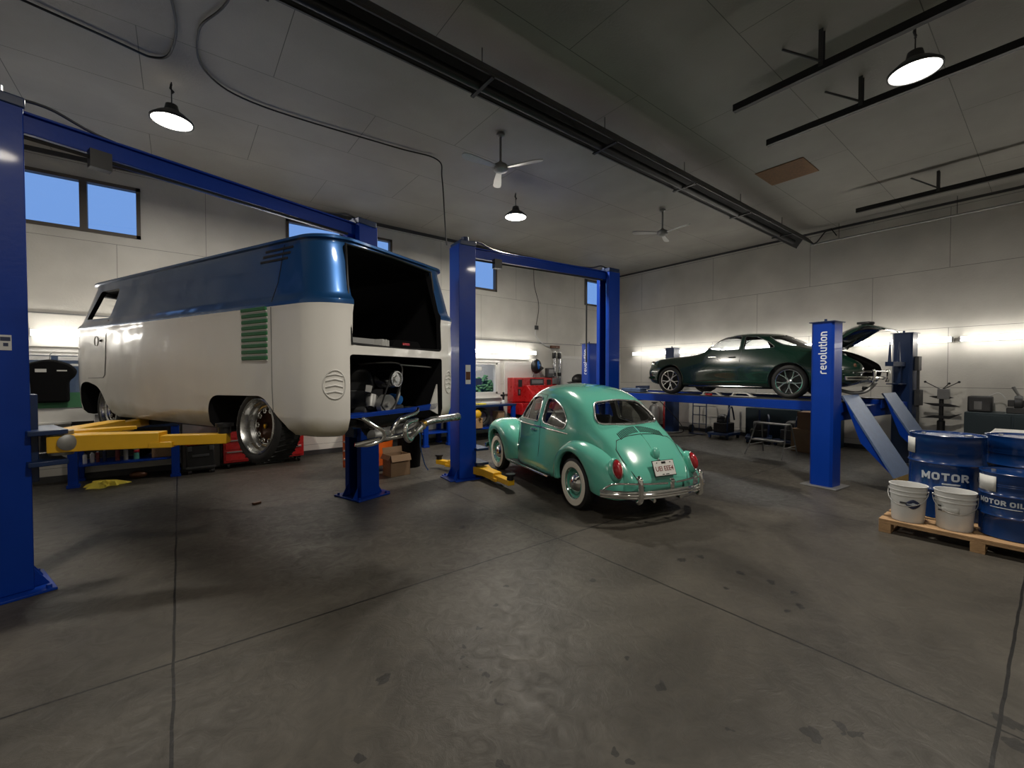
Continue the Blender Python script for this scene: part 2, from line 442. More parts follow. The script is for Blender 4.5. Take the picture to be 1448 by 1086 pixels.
def floor_material():
    m, nt, b = new_mat('polished_grey_concrete')
    tc = N(nt, 'ShaderNodeTexCoord')
    # wobble the joints a little
    wn = N(nt, 'ShaderNodeTexNoise'); wn.inputs['Scale'].default_value = 3.0; nt.links.new(tc.outputs['Object'], wn.inputs['Vector'])
    ws = N(nt, 'ShaderNodeVectorMath', operation='SCALE'); ws.inputs['Scale'].default_value = 0.02; nt.links.new(wn.outputs['Color'], ws.inputs[0])
    wa = N(nt, 'ShaderNodeVectorMath', operation='ADD'); nt.links.new(tc.outputs['Object'], wa.inputs[0]); nt.links.new(ws.outputs[0], wa.inputs[1])
    lines = line_mask(nt, wa.outputs[0], [(0, -0.04), (0, 3.09), (0, 6.22), (0, 9.35), (1, 0.165), (1, 3.2), (1, 6.52), (1, -2.9), (0, -3.2)], 0.0075)
    n1 = N(nt, 'ShaderNodeTexNoise'); n1.inputs['Scale'].default_value = 0.8; n1.inputs['Detail'].default_value = 7; n1.inputs['Roughness'].default_value = 0.62; n1.inputs['Distortion'].default_value = 0.8
    nt.links.new(tc.outputs['Object'], n1.inputs['Vector'])
    n2 = N(nt, 'ShaderNodeTexNoise'); n2.inputs['Scale'].default_value = 7; n2.inputs['Detail'].default_value = 8; n2.inputs['Roughness'].default_value = 0.7; n2.inputs['Distortion'].default_value = 1.5
    nt.links.new(tc.outputs['Object'], n2.inputs['Vector'])
    rp = N(nt, 'ShaderNodeValToRGB'); rp.color_ramp.elements[0].position = 0.33; rp.color_ramp.elements[1].position = 0.70
    rp.color_ramp.elements[0].color = (0.036, 0.0325, 0.027, 1); rp.color_ramp.elements[1].color = (0.092, 0.083, 0.069, 1)
    nt.links.new(n1.outputs[0], rp.inputs[0])
    r2 = N(nt, 'ShaderNodeValToRGB'); r2.color_ramp.elements[0].position = 0.3; r2.color_ramp.elements[1].position = 0.75
    r2.color_ramp.elements[0].color = (0.80, 0.80, 0.80, 1); r2.color_ramp.elements[1].color = (1.18, 1.17, 1.15, 1)
    nt.links.new(n2.outputs[0], r2.inputs[0])
    mu = N(nt, 'ShaderNodeMix', data_type='RGBA', blend_type='MULTIPLY'); mu.inputs[0].default_value = 1
    nt.links.new(rp.outputs[0], mu.inputs[6]); nt.links.new(r2.outputs[0], mu.inputs[7])
    # oil drips and a damp patch
    spots = [(0.88, 2.29, 0.05), (0.85, 2.31, 0.025), (1.81, 2.54, 0.03), (1.57, 2.38, 0.025), (1.65, 2.38, 0.02), (1.45, 2.32, 0.022), (1.38, 2.26, 0.03), (1.31, 2.18, 0.024), (1.29, 2.1, 0.02), (1.25, 2.1, 0.018), (1.35, 2.03, 0.024), (1.34, 1.97, 0.03), (1.33, 1.9, 0.03), (1.28, 1.76, 0.02), (2.05, 1.31, 0.05), (2.1, 1.56, 0.03), (1.53, 1.21, 0.035), (1.53, 1.13, 0.03), (0.61, 1.89, 0.05), (2.68, 2.34, 0.045), (3.62, 2.11, 0.05), (3.82, 2.04, 0.05), (2.46, 4.08, 0.06), (2.06, 2.71, 0.025), (1.09, 1.47, 0.03), (3.77, 1.66, 0.05), (3.81, 1.43, 0.05), (3.77, 1.25, 0.035), (3.57, 1.15, 0.045), (3.43, 1.19, 0.035), (2.33, 0.70, 0.055), (2.5, 0.62, 0.045), (2.5, 0.56, 0.035), (2.06, 0.95, 0.022), (3.41, 1.62, 0.03), (3.18, 0.12, 0.07), (3.01, 0.09, 0.06)]
    sw = N(nt, 'ShaderNodeVectorMath', operation='SCALE'); sw.inputs['Scale'].default_value = 0.10
    n3 = N(nt, 'ShaderNodeTexNoise'); n3.inputs['Scale'].default_value = 14; nt.links.new(tc.outputs['Object'], n3.inputs['Vector'])
    nt.links.new(n3.outputs['Color'], sw.inputs[0])
    sa = N(nt, 'ShaderNodeVectorMath', operation='ADD'); nt.links.new(tc.outputs['Object'], sa.inputs[0]); nt.links.new(sw.outputs[0], sa.inputs[1])
    acc = None
    for x, y, r in spots:
        d = N(nt, 'ShaderNodeVectorMath', operation='DISTANCE'); d.inputs[1].default_value = (x + 0.05, y + 0.05, 0.05)
        nt.links.new(sa.outputs[0], d.inputs[0])
        l = N(nt, 'ShaderNodeMath', operation='LESS_THAN'); l.inputs[1].default_value = r * .72; nt.links.new(d.outputs[1], l.inputs[0])
        if acc is None: acc = l
        else:
            q = N(nt, 'ShaderNodeMath', operation='MAXIMUM'); nt.links.new(acc.outputs[0], q.inputs[0]); nt.links.new(l.outputs[0], q.inputs[1]); acc = q
    wd = N(nt, 'ShaderNodeVectorMath', operation='DISTANCE'); wd.inputs[1].default_value = (6.6, 3.1, 0.0)
    sw2 = N(nt, 'ShaderNodeVectorMath', operation='SCALE'); sw2.inputs['Scale'].default_value = 1.6
    nt.links.new(n1.outputs['Color'], sw2.inputs[0])
    sa2 = N(nt, 'ShaderNodeVectorMath', operation='ADD'); nt.links.new(tc.outputs['Object'], sa2.inputs[0]); nt.links.new(sw2.outputs[0], sa2.inputs[1])
    sb2 = N(nt, 'ShaderNodeVectorMath', operation='SUBTRACT'); nt.links.new(sa2.outputs[0], sb2.inputs[0]); sb2.inputs[1].default_value = (0.8, 0.8, 0.8)
    nt.links.new(sb2.outputs[0], wd.inputs[0])
    wl = N(nt, 'ShaderNodeMapRange'); setin(wl, From_Min=0.85, From_Max=1.0, To_Min=0.6, To_Max=0.0); nt.links.new(wd.outputs[1], wl.inputs[0])
    md = N(nt, 'ShaderNodeMix', data_type='RGBA'); md.inputs[7].default_value = (0.012, 0.0115, 0.011, 1)
    s8 = N(nt, 'ShaderNodeMath', operation='MULTIPLY'); s8.inputs[1].default_value = 0.8; nt.links.new(acc.outputs[0], s8.inputs[0])
    mm = N(nt, 'ShaderNodeMath', operation='MAXIMUM'); nt.links.new(s8.outputs[0], mm.inputs[0]); nt.links.new(wl.outputs[0], mm.inputs[1])
    nt.links.new(mm.outputs[0], md.inputs[0]); nt.links.new(mu.outputs[2], md.inputs[6])
    ml = N(nt, 'ShaderNodeMix', data_type='RGBA'); ml.inputs[7].default_value = (0.007, 0.0065, 0.006, 1)
    nt.links.new(lines.outputs[0], ml.inputs[0]); nt.links.new(md.outputs[2], ml.inputs[6]); nt.links.new(ml.outputs[2], b.inputs['Base Color'])
    rr = N(nt, 'ShaderNodeMapRange'); setin(rr, From_Min=0.3, From_Max=0.7, To_Min=0.58, To_Max=0.38); nt.links.new(n2.outputs[0], rr.inputs[0])
    nt.links.new(rr.outputs[0], b.inputs['Roughness'])
    b.inputs['Specular IOR Level'].default_value = 0.3
    hs = N(nt, 'ShaderNodeMath', operation='MULTIPLY'); hs.inputs[1].default_value = -2.0; nt.links.new(lines.outputs[0], hs.inputs[0])
    ha = N(nt, 'ShaderNodeMath', operation='ADD'); nt.links.new(hs.outputs[0], ha.inputs[0]); nt.links.new(n2.outputs[0], ha.inputs[1])
    bp = N(nt, 'ShaderNodeBump'); bp.inputs['Strength'].default_value = 0.35; bp.inputs['Distance'].default_value = 0.012
    nt.links.new(ha.outputs[0], bp.inputs['Height']); nt.links.new(bp.outputs[0], b.inputs['Normal'])
    return m
def board_material(name, col, seams=None, brick=None, half=0.006, rough=0.6):
    m, nt, b = new_mat(name)
    tc = N(nt, 'ShaderNodeTexCoord')
    n1 = N(nt, 'ShaderNodeTexNoise'); n1.inputs['Scale'].default_value = 1.3; n1.inputs['Detail'].default_value = 6
    nt.links.new(tc.outputs['Object'], n1.inputs['Vector'])
    rp = N(nt, 'ShaderNodeValToRGB'); c = Vector(col)
    rp.color_ramp.elements[0].position = 0.3; rp.color_ramp.elements[1].position = 0.7
    rp.color_ramp.elements[0].color = (*(c * 0.87), 1); rp.color_ramp.elements[1].color = (*(c * 1.08), 1)
    nt.links.new(n1.outputs[0], rp.inputs[0])
    if brick:
        bt = N(nt, 'ShaderNodeTexBrick'); bt.offset = 0.5
        setin(bt, Scale=1.0, Brick_Width=brick[0], Row_Height=brick[1]); bt.inputs['Mortar Size'].default_value = half; bt.inputs['Mortar Smooth'].default_value = 0.0
        sp = N(nt, 'ShaderNodeSeparateXYZ'); cb = N(nt, 'ShaderNodeCombineXYZ'); nt.links.new(tc.outputs['Object'], sp.inputs[0])
        for q, ax in enumerate(brick[3]): nt.links.new(sp.outputs[ax], cb.inputs[q])
        mp = N(nt, 'ShaderNodeMapping'); mp.inputs['Location'].default_value = brick[2]
        nt.links.new(cb.outputs[0], mp.inputs[0]); nt.links.new(mp.outputs[0], bt.inputs[0])
        fac = bt.outputs['Fac']
    else: fac = line_mask(nt, tc.outputs['Object'], seams, half).outputs[0]
    mx = N(nt, 'ShaderNodeMix', data_type='RGBA'); mx.inputs[7].default_value = (*(c * 0.28), 1)
    nt.links.new(fac, mx.inputs[0]); nt.links.new(rp.outputs[0], mx.inputs[6]); nt.links.new(mx.outputs[2], b.inputs['Base Color'])
    b.inputs['Roughness'].default_value = rough
    n2 = N(nt, 'ShaderNodeTexNoise'); n2.inputs['Scale'].default_value = 35; n2.inputs['Detail'].default_value = 5; nt.links.new(tc.outputs['Object'], n2.inputs['Vector'])
    bp = N(nt, 'ShaderNodeBump'); bp.inputs['Strength'].default_value = 0.25; bp.inputs['Distance'].default_value = 0.01
    nt.links.new(n2.outputs[0], bp.inputs['Height']); nt.links.new(bp.outputs[0], b.inputs['Normal'])
    return m
M['floor'] = floor_material()
M['wall'] = board_material('painted_wall_panels', (0.62, 0.60, 0.55), brick=(2.44, 1.22, (0.8, 1.0, 0.0), (0, 2)), half=0.003)
M['wall_side'] = board_material('painted_wall_panels_side', (0.62, 0.60, 0.55), brick=(2.44, 1.22, (-0.2, 1.0, 0.0), (1, 2)), half=0.004)
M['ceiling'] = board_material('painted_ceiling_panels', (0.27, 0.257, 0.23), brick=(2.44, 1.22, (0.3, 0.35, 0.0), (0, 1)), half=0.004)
M['osb'] = pmat('osb_board', (0.20, 0.10, 0.04), 0.8, 0, 0, 0.5, 30)
M['winframe'] = pmat('taupe_window_frame', (0.10, 0.085, 0.07), 0.55)
structure(MB().lohi((X0, Y0, -0.2), (X1, Y1, 0)).build('floor', 'floor', smooth=0))
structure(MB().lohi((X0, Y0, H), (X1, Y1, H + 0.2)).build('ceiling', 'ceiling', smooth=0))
structure(MB().lohi((X1, Y0 - .2, -0.2), (X1 + 0.2, Y1 + .2, H + .2)).build('wall_right', 'wall_side', smooth=0))
structure(MB().lohi((X0 - .2, Y0 - .2, -0.2), (X0, Y1 + .2, H + .2)).build('wall_left', 'wall_side', smooth=0))
structure(MB().lohi((X0, Y0 - 0.2, -0.2), (X1, Y0, H + .2)).build('wall_front', 'wall', smooth=0))
# back wall as a sheet with window holes
WINS = [('window_1', -2.95, -0.49, 4.02, 4.88, 1), ('window_2', 1.75, 4.0, 4.02, 4.88, 1), ('window_3', 6.10, 7.05, 4.02, 4.88, 0), ('window_4', 10.64, 11.6, 4.02, 4.88, 0),
        ('window_5', -2.35, -0.75, 1.17, 2.06, 0), ('window_6', 6.02, 7.06, 1.17, 2.04, 0)]
mb = MB(); holes = sorted([(w[1], w[2], w[3], w[4]) for w in WINS])
xs = sorted({X0, X1, *[h[0] for h in holes], *[h[1] for h in holes]})
for a, b_ in zip(xs, xs[1:]):
    hs = sorted([(h[2], h[3]) for h in holes if h[0] <= a + 1e-6 and h[1] >= b_ - 1e-6])
    z = -0.2
    for lo, hi in hs: mb.lohi((a, Y1, z), (b_, Y1 + 0.18, lo)); z = hi
    mb.lohi((a, Y1, z), (b_, Y1 + 0.18, H + .2))
structure(mb.build('wall_back', 'wall', smooth=0))
for nm, a, b_, lo, hi, mull in WINS:
    low = lo < 3
    fm = 'white_paint' if low else 'winframe'
    w = structure(MB().lohi((a, Y1 + .05, lo), (b_, Y1 + .062, hi)).build(nm, 'glass_window', smooth=0))
    f = MB(); t = 0.055
    for q in (((a, lo), (a + t, hi)), ((b_ - t, lo), (b_, hi)), ((a, lo), (b_, lo + t)), ((a, hi - t), (b_, hi))):
        f.lohi((q[0][0], Y1 - 0.02, q[0][1]), (q[1][0], Y1 + 0.1, q[1][1]))
    if mull: 
        c = -1.19 if nm == 'window_1' else (a + b_) / 2
        f.lohi((c - .045, Y1 - 0.015, lo), (c + .045, Y1 + .09, hi))
        if nm == 'window_1': f.lohi((-2.0 - .03, Y1 - 0.015, lo), (-2.0 + .03, Y1 + .09, hi))
    f.build('window_frame', fm, w, smooth=0)
    if low:
        s_ = MB().lohi((a - .09, Y1 - .03, lo - .09), (b_ + .09, Y1, lo)).lohi((a - .09, Y1 - .03, hi), (b_ + .09, Y1, hi + .09)).lohi((a - .09, Y1 - .03, lo), (a, Y1, hi)).lohi((b_, Y1 - .03, lo), (b_ + .09, Y1, hi))
        s_.lohi((a - .12, Y1 - .07, lo - .12), (b_ + .12, Y1, lo - .085))
        s_.build('window_sill', 'white_paint', w, bevel=.004)
# outside: pale plaster yard wall and a shrub beyond the low windows
tag(MB().lohi((-9.0, 12.2, -0.2), (9.5, 12.4, 2.75)).build('yard_wall', pmat('grey_render_wall', (0.30, 0.28, 0.25), 0.9, bump=.3), smooth=0), 'grey rendered yard wall outside the small low window', 'wall', kind='structure')
yl = thing('added_yard_lamp', 'unseen lamp added on the outer face of the back wall to brighten the yard wall', 'lamp', (5.6, Y1 + .19, 3.3), 0)  # unseen lamp, added so the yard wall reads brighter through the low window
MB().lohi((-.12, 0, -.06), (.12, .07, .06)).build('lamp_housing', 'dark_grey', yl, bevel=.01)
MB().lohi((-.10, .07, -.05), (.10, .10, .05)).build('lamp_lens', 'lamp_face', yl)
area_light('added_yard_light', (0, .12, -.02), (R(60), 0, 0), .2, .1, 170, (1, .95, .88), yl)
mb = MB()
for i in range(240):
    a = random.random() * 2 * PI; r = random.random() ** .5
    mb.sphere((7.55 + .38 * r * math.cos(a), 11.2 + .3 * r * math.sin(a), .9 + random.random() * .95 * (1 - .5 * r)), .05 + .04 * random.random(), u=5, v=4, s=(1, .8, .6))
for q in range(5): mb.tube([(7.55 + .1 * math.cos(q * 1.3), 11.2 + .1 * math.sin(q * 1.3), -.2), (7.55 + .25 * math.cos(q * 1.3), 11.2 + .2 * math.sin(q * 1.3), 1.3)], .02, 6)
structure(MB().lohi((-9, Y1 + .2, -.3), (13, 15, -.2)).build('yard_ground', 'dark_grey', smooth=0))
tag(mb.build('garden_shrub', 'hedge', smooth=0), 'green shrub outside, seen through the small low window', 'shrub')
# trims on the back wall: cable duct, white band below the tubes, skirting
structure(MB().lohi((X0, Y1 - .03, H - .07), (X1, Y1, H)).build('trim_1', 'dark_grey', smooth=0))
structure(MB().lohi((X1 - .025, Y0, H - .05), (X1, Y1, H)).build('trim_2', 'dark_grey', smooth=0))
structure(MB().lohi((-3.6, Y1 - .05, 2.14), (0.4, Y1, 2.30)).build('trim_3', 'white_paint', smooth=0))
structure(MB().lohi((5.3, Y1 - .05, 2.14), (8.2, Y1, 2.24)).build('trim_4', 'white_paint', smooth=0))
structure(MB().lohi((X0, Y1 - .02, 2.655), (X1, Y1, 2.675)).build('trim_5', 'grey_steel', smooth=0))
structure(MB().lohi((X0, Y1 - .02, 0), (X1, Y1, .1)).build('baseboard_back', 'dark_grey', smooth=0))
structure(MB().lohi((X1 - .02, Y0, 0), (X1, Y1, .1)).build('baseboard_right', 'dark_grey', smooth=0))
structure(MB().lohi((X1 - .05, 9.60, 0), (X1, 9.68, 2.6)).build('trim_6', 'white_paint', smooth=0))
tag(MB().lohi((7.95, 2.6, H - .012), (8.68, 3.33, H - .001)).build('osb_patch', 'osb', smooth=0), 'brown chipboard patch screwed to the ceiling', 'board')
# white door panel on the back wall near the corner
d = structure(MB().lohi((9.45, Y1 - .05, 0.02), (10.55, Y1 - .01, 2.2)).build('door_1', 'white_paint', smooth=0))
f = MB().lohi((9.33, Y1 - .07, 0), (9.45, Y1, 2.3)).lohi((10.55, Y1 - .07, 0), (10.67, Y1, 2.3)).lohi((9.33, Y1 - .07, 2.2), (10.67, Y1, 2.3))
f.build('door_frame', 'white_paint', d, bevel=.005)
MB().rod((10.42, Y1 - .1, 1.02), (10.42, Y1 - .03, 1.02), .012).rod((10.42, Y1 - .1, 1.02), (10.30, Y1 - .1, 1.02), .012).build('door_handle', 'grey_steel', d)

# ------------------------------------------------------------------ ceiling lamps, fans, rails
def high_bay(loc, label, power, drop=0.45, tilt=0.0):
    t = thing('high_bay_lamp', label, 'lamp', loc, group='high bay lamps')
    MB().lathe([(.03, .20), (.06, .19), (.075, .12), (.15, .07), (.215, .01), (.215, -.012), (.20, -.012), (.20, .0), (.05, .06)], seg=36, caps=False).build('lamp_housing', 'dark_grey', t)
    MB().lathe([(.0, -.004), (.198, -.004)], seg=36).build('lamp_lens', 'lamp_face', t)
    MB().rod((0, 0, .19), (0, 0, drop + .02), .006).tube([(0, 0, drop * .75), (.02, 0, drop * .8), (-.01, .01, drop * .88), (.0, 0, drop)], .012, 6).build('power_cord', 'black_steel', t)
    area_light('lamp_light', (0, 0, -.02), (0, 0, 0), .38, .38, power, (1.0, .93, .82), t, 'DISK')
    return t
high_bay((-0.03, 6.6, 4.74), 'round high bay lamp hanging above the blue and white van', P_LAMP * 1.3, .44)
high_bay((5.85, 0.95, 4.74), 'large bright high bay lamp at the upper right near the garage rails', P_LAMP * 1.9, .44)
high_bay((5.15, 6.5, 4.74), 'small distant high bay lamp between the two ceiling fans', P_LAMP * 2.3, .44)
high_bay((0.6, 1.0, 4.74), 'high bay lamp above the middle of the workshop floor', P_LAMP * 1.15, .44)
high_bay((0.2, -2.8, 4.74), 'high bay lamp near the front wall', P_LAMP * 0.45, .44)
def fan(loc, label, rz):
    t = thing('ceiling_fan', label, 'fan', loc, rz, 'ceiling fans')
    MB().rod((0, 0, .07), (0, 0, .47), .018).lathe([(.0, .49), (.06, .49), (.06, .46), (.02, .44)], seg=16).build('downrod', 'grey_steel', t)
    MB().lathe([(.001, -.06), (.05, -.06), (.10, -.035), (.11, .0), (.10, .04), (.05, .07), (.03, .09), (.001, .09)], seg=24).build('motor_housing', 'alu_dull', t)
    for k in range(3):
        a = 2 * PI * k / 3
        T = Matrix.Rotation(a, 4, 'Z')
        poly = cr([(.10, -.02), (.28, -.045), (.55, -.07), (.64, -.02), (.60, .05), (.30, .05), (.10, .03)], 4, True)
        MB().prism(poly, -.006, .006, T=T @ Matrix.Rotation(R(12), 4, 'X')).build('fan_blade', 'galv', t)
    return t
fan((8.06, 5.2, 4.68), 'three-bladed ceiling fan nearer the right wall', R(25))
fan((3.72, 5.05, 4.70), 'three-bladed ceiling fan at the middle, beside the long ceiling heater', R(60))
# long tube heater under the ceiling
t = thing('tube_heater', 'long dark radiant tube heater hung below the ceiling', 'heater', (0, 3.86, 4.82))
f = MB()
for s_ in (-1, 1):
    f.prism([(s_ * .05, .16), (s_ * .17, .0), (s_ * .17, -.02), (s_ * .19, -.02), (s_ * .19, .01), (s_ * .06, .18)], -3.5, 12.0, 'x')
f.lohi((-3.5, -.06, .165), (12.0, .06, .18)); f.build('reflector_hood', 'dark_grey', t, smooth=0)
MB().rod((-3.4, .05, -.0), (11.4, .05, -.0), .05, 14).build('burner_tube', 'black_steel', t)
f = MB()
for x in (-1.4, .6, 2.6, 4.6, 6.6, 8.6, 10.6): f.rod((x, 0, .17), (x, 0, .375), .006, 6).lohi((x - .02, -.2, -.05), (x + .02, .2, -.03))
f.build('hanger_rod', 'black_steel', t, smooth=0)
explode(['hanger_rod'])
t = thing('gas_pipe', 'pale straight pipe running high along the right wall', 'pipe', (12.05, 0, 4.83))
MB().rod((0, -4.5, 0), (0, 3.75, 0), .022).build('pipe', 'galv', t)
f = MB()
for y in (-3, -.6, 1.3, 3.2): f.rod((0, y, .0), (0, y, .365), .005, 6)
f.build('hanger_rod', 'black_steel', t)
MB().tube([(0, 3.7, .01), (-.08, 3.6, .02), (-.1, 3.45, .2), (-.02, 3.35, .28), (.03, 3.25, .1)], .012).build('flexible_hose', 'black_steel', t)
def rail(x, y1, y0, z, label, hang):
    t = thing('door_rail', label, 'rail', (x, y0, z), group='overhead garage door rails')
    L = y1 - y0
    MB().prism([(-.03, -.04), (.03, -.04), (.03, .04), (.018, .04), (.018, -.028), (-.018, -.028), (-.018, .04), (-.03, .04)], 0, L, 'y').build('track', 'black_steel', t, smooth=0)
    f = MB()
    for yy in hang:
        f.lohi((-.035, yy - y0 - .02, .0), (-.028, yy - y0 + .02, H - z)).lohi((.028, yy - y0 - .02, .0), (.035, yy - y0 + .02, H - z))
        f.rod((-.03, yy - y0, .05), (-.03, yy - y0 + .35, H - z), .012, 6)
    f.build('hanger_bracket', 'dark_grey', t, smooth=0)
rail(5.20, 2.42, -4.2, 4.83, 'dark door rail nearest the camera, at the top edge', (1.55, -.8))
rail(6.38, 2.52, -4.2, 4.86, 'dark door rail running just behind the large bright lamp', (1.5, -.9))
rail(10.35, 2.48, -4.2, 4.86, 'dark door rail farthest away, close to the right wall', (1.35, -1.2))
# cables
def cable(name, pts, r, mat, label, n=8):
    return tag(MB().tube(cr(pts, n), r, 6).build(name, mat), label, 'cable')
cable('ceiling_cable', [(-3.9, 4.6, 5.17), (-1.9, 5.7, 5.17), (-.5, 6.1, 5.17), (-.17, 6.15, 5.17), (-.02, 5.9, 5.17), (0.0, 5.2, 5.17), (-.3, 3.9, 5.17), (-1.2, 2.6, 5.17)], .013, 'black_steel', 'black cable looping across the ceiling at the upper left')
cable('ceiling_cable', [(.5, 3.2, 5.17), (.42, 4.7, 5.17), (.2, 5.4, 5.17), (.3, 6.1, 5.17), (.9, 6.4, 5.17), (2.6, 6.3, 5.17), (3.3, 6.2, 5.15), (3.42, 6.25, 4.9), (3.5, 6.3, 4.2), (3.53, 6.3, 3.85)], .011, 'black_steel', 'dark cable curving over the ceiling and down to the middle lift post')
cable('wall_cable', [(8.4, 9.73, 5.1), (8.42, 9.73, 4.4), (8.6, 9.73, 3.8), (8.5, 9.73, 3.2)], .008, 'black_steel', 'thin black cable hanging down the back wall to a small switch box')
tag(MB().box((8.5, 9.715, 3.12), (.11, .06, .12)).box((8.5, 9.68, 3.12), (.07, .02, .07)).build('junction_box', 'dark_grey', bevel=.005), 'small dark junction box on the back wall above the tool chest', 'junction box')
cable('wall_cable', [(8.48, 9.73, 3.05), (8.5, 9.73, 2.85), (8.8, 9.70, 2.62), (9.1, 9.66, 2.58), (9.25, 9.6, 2.55)], .012, 'white_plastic', 'pale cable sagging from the junction box towards the upright tubes')
cable('floor_cable', [(11.2, 7.3, .95), (11.5, 6.9, .4), (11.6, 6.75, .05), (11.2, 6.9, .012), (10.9, 6.9, .012), (10.6, 6.6, .012), (11.1, 6.3, .012), (11.7, 6.3, .012)], .011, 'black_steel', 'black cable trailing on the floor beside the hand truck')
cable('air_line', [(6.42, 5.83, 3.6), (6.42, 5.83, 3.0), (6.43, 5.84, 2.4), (6.42, 5.83, 1.95)], .016, 'black_steel', 'black air hose hanging straight down from the beam of the empty lift')
# fluorescent fixtures
def tube_light(loc, L, rz, label, group, tubes=1):
    t = thing('tube_light', label, 'light', loc, rz, group)
    MB().lohi((0, -.11, -.035), (L, 0, .035)).build('fixture_body', 'white_paint', t, bevel=.006)
    for k in range(tubes):
        z = 0 if tubes == 1 else (-.03 + .06 * k)
        MB().rod((.03, -.145, z), (L - .03, -.145, z), .018, 12).build('tube', 'tube', t)
    MB().lohi((0, -.165, -.05), (.03, -.10, .05)).lohi((L - .03, -.165, -.05), (L, -.10, .05)).build('end_cap', 'white_plastic', t)
    return t
tube_light((-3.4, Y1, 2.345), 1.5, 0, 'fluorescent tube light half hidden behind the nearest lift post', 'tube lights on the back wall', 2)
tube_light((-1.8, Y1, 2.345), 1.75, 0, 'short fluorescent tube light above the window behind the jacket', 'tube lights on the back wall', 2)
tube_light((0.4, Y1, 2.345), 2.3, 0, 'fluorescent tube light hidden behind the van', 'tube lights on the back wall', 2)
tube_light((5.35, Y1, 2.345), 3.05, 0, 'long fluorescent tube light above the small low window', 'tube lights on the back wall', 2)
for (ya, yb, lb) in ((9.0, 5.45, 'fluorescent tube light on the right wall behind the dark green coupe cabin'), (5.4, 3.0, 'fluorescent tube light on the right wall behind the coupe tail'), (2.95, 1.33, 'fluorescent tube light on the right wall beside the far lift post'), (1.26, -1.6, 'fluorescent tube light running out of the right edge of the wall')):
    tube_light((X1, ya, 2.41), ya - yb, R(-90), lb, 'tube lights on the right wall', 2)
# ------------------------------------------------------------------ lifts
def c_post(T, h, w=.30, d=.36, t=.03, lip=.09):
    """C-shaped column, open towards local +x"""
    a, b = w / 2, d / 2
    poly = [(-a, -b), (a, -b), (a, -b + lip), (a - .02, -b + lip), (a - .02, -b + t), (-a + t, -b + t), (-a + t, b - t), (a - .02, b - t), (a - .02, b - lip), (a, b - lip), (a, b), (-a, b)]
    return MB().prism(poly, 0.02, h, 'z', T)
def foot(T, sx, sy):
    f = MB().lohi((-sx / 2, -sy / 2, 0), (sx / 2, sy / 2, .02), T)
    f.lohi((-sx * .62, -.2, .0), (-sx * .4, .2, .016), T)
    for x in (-1, 1):
        for y in (-1, 1):
            f.cyl((x * sx * .42, y * sy * .42, .03), .018, .03, T, 6)
            f.prism([(0, 0), (.09, 0), (0, .16)], -.006, .006, 'y', T @ xf((x * .15, y * .12, .02), rz=0 if x > 0 else PI))
    return f
def beam_arm(a, b, z, parent, pad=True, name='lift_arm', hh=.16):
    a, b = Vector(a), Vector(b); d = b - a; L = d.length; ang = math.atan2(d.y, d.x)
    T = xf((a.x, a.y, z), rz=ang)
    f = MB().prism([(0, -.16), (.25, -.085), (L * .58, -.075), (L * .58, .075), (.25, .085), (0, .16)], -hh / 2, hh / 2, 'z', T)
    f.lohi((L * .5, -.055, -hh / 2 + .012), (L - .02, .055, hh / 2 - .03), T)
    f.lohi((L * .52, -.088, -hh / 2 + .0), (L * .66, .088, -hh / 2 + .05), T)
    o = f.build(name, 'yellow_steel', parent, bevel=.006)
    MB().cyl((0, 0, 0), .075, hh + .07, T, 20).build('pivot_pin', 'alu_dull', o, bevel=.004)
    if pad:
        MB().cyl((L - .05, 0, hh / 2 + .0), .05, .06, T, 20).cyl((L - .05, 0, hh / 2 + .045), .07, .03, T, 20).build('arm_pad', 'black_steel', o)
    return o
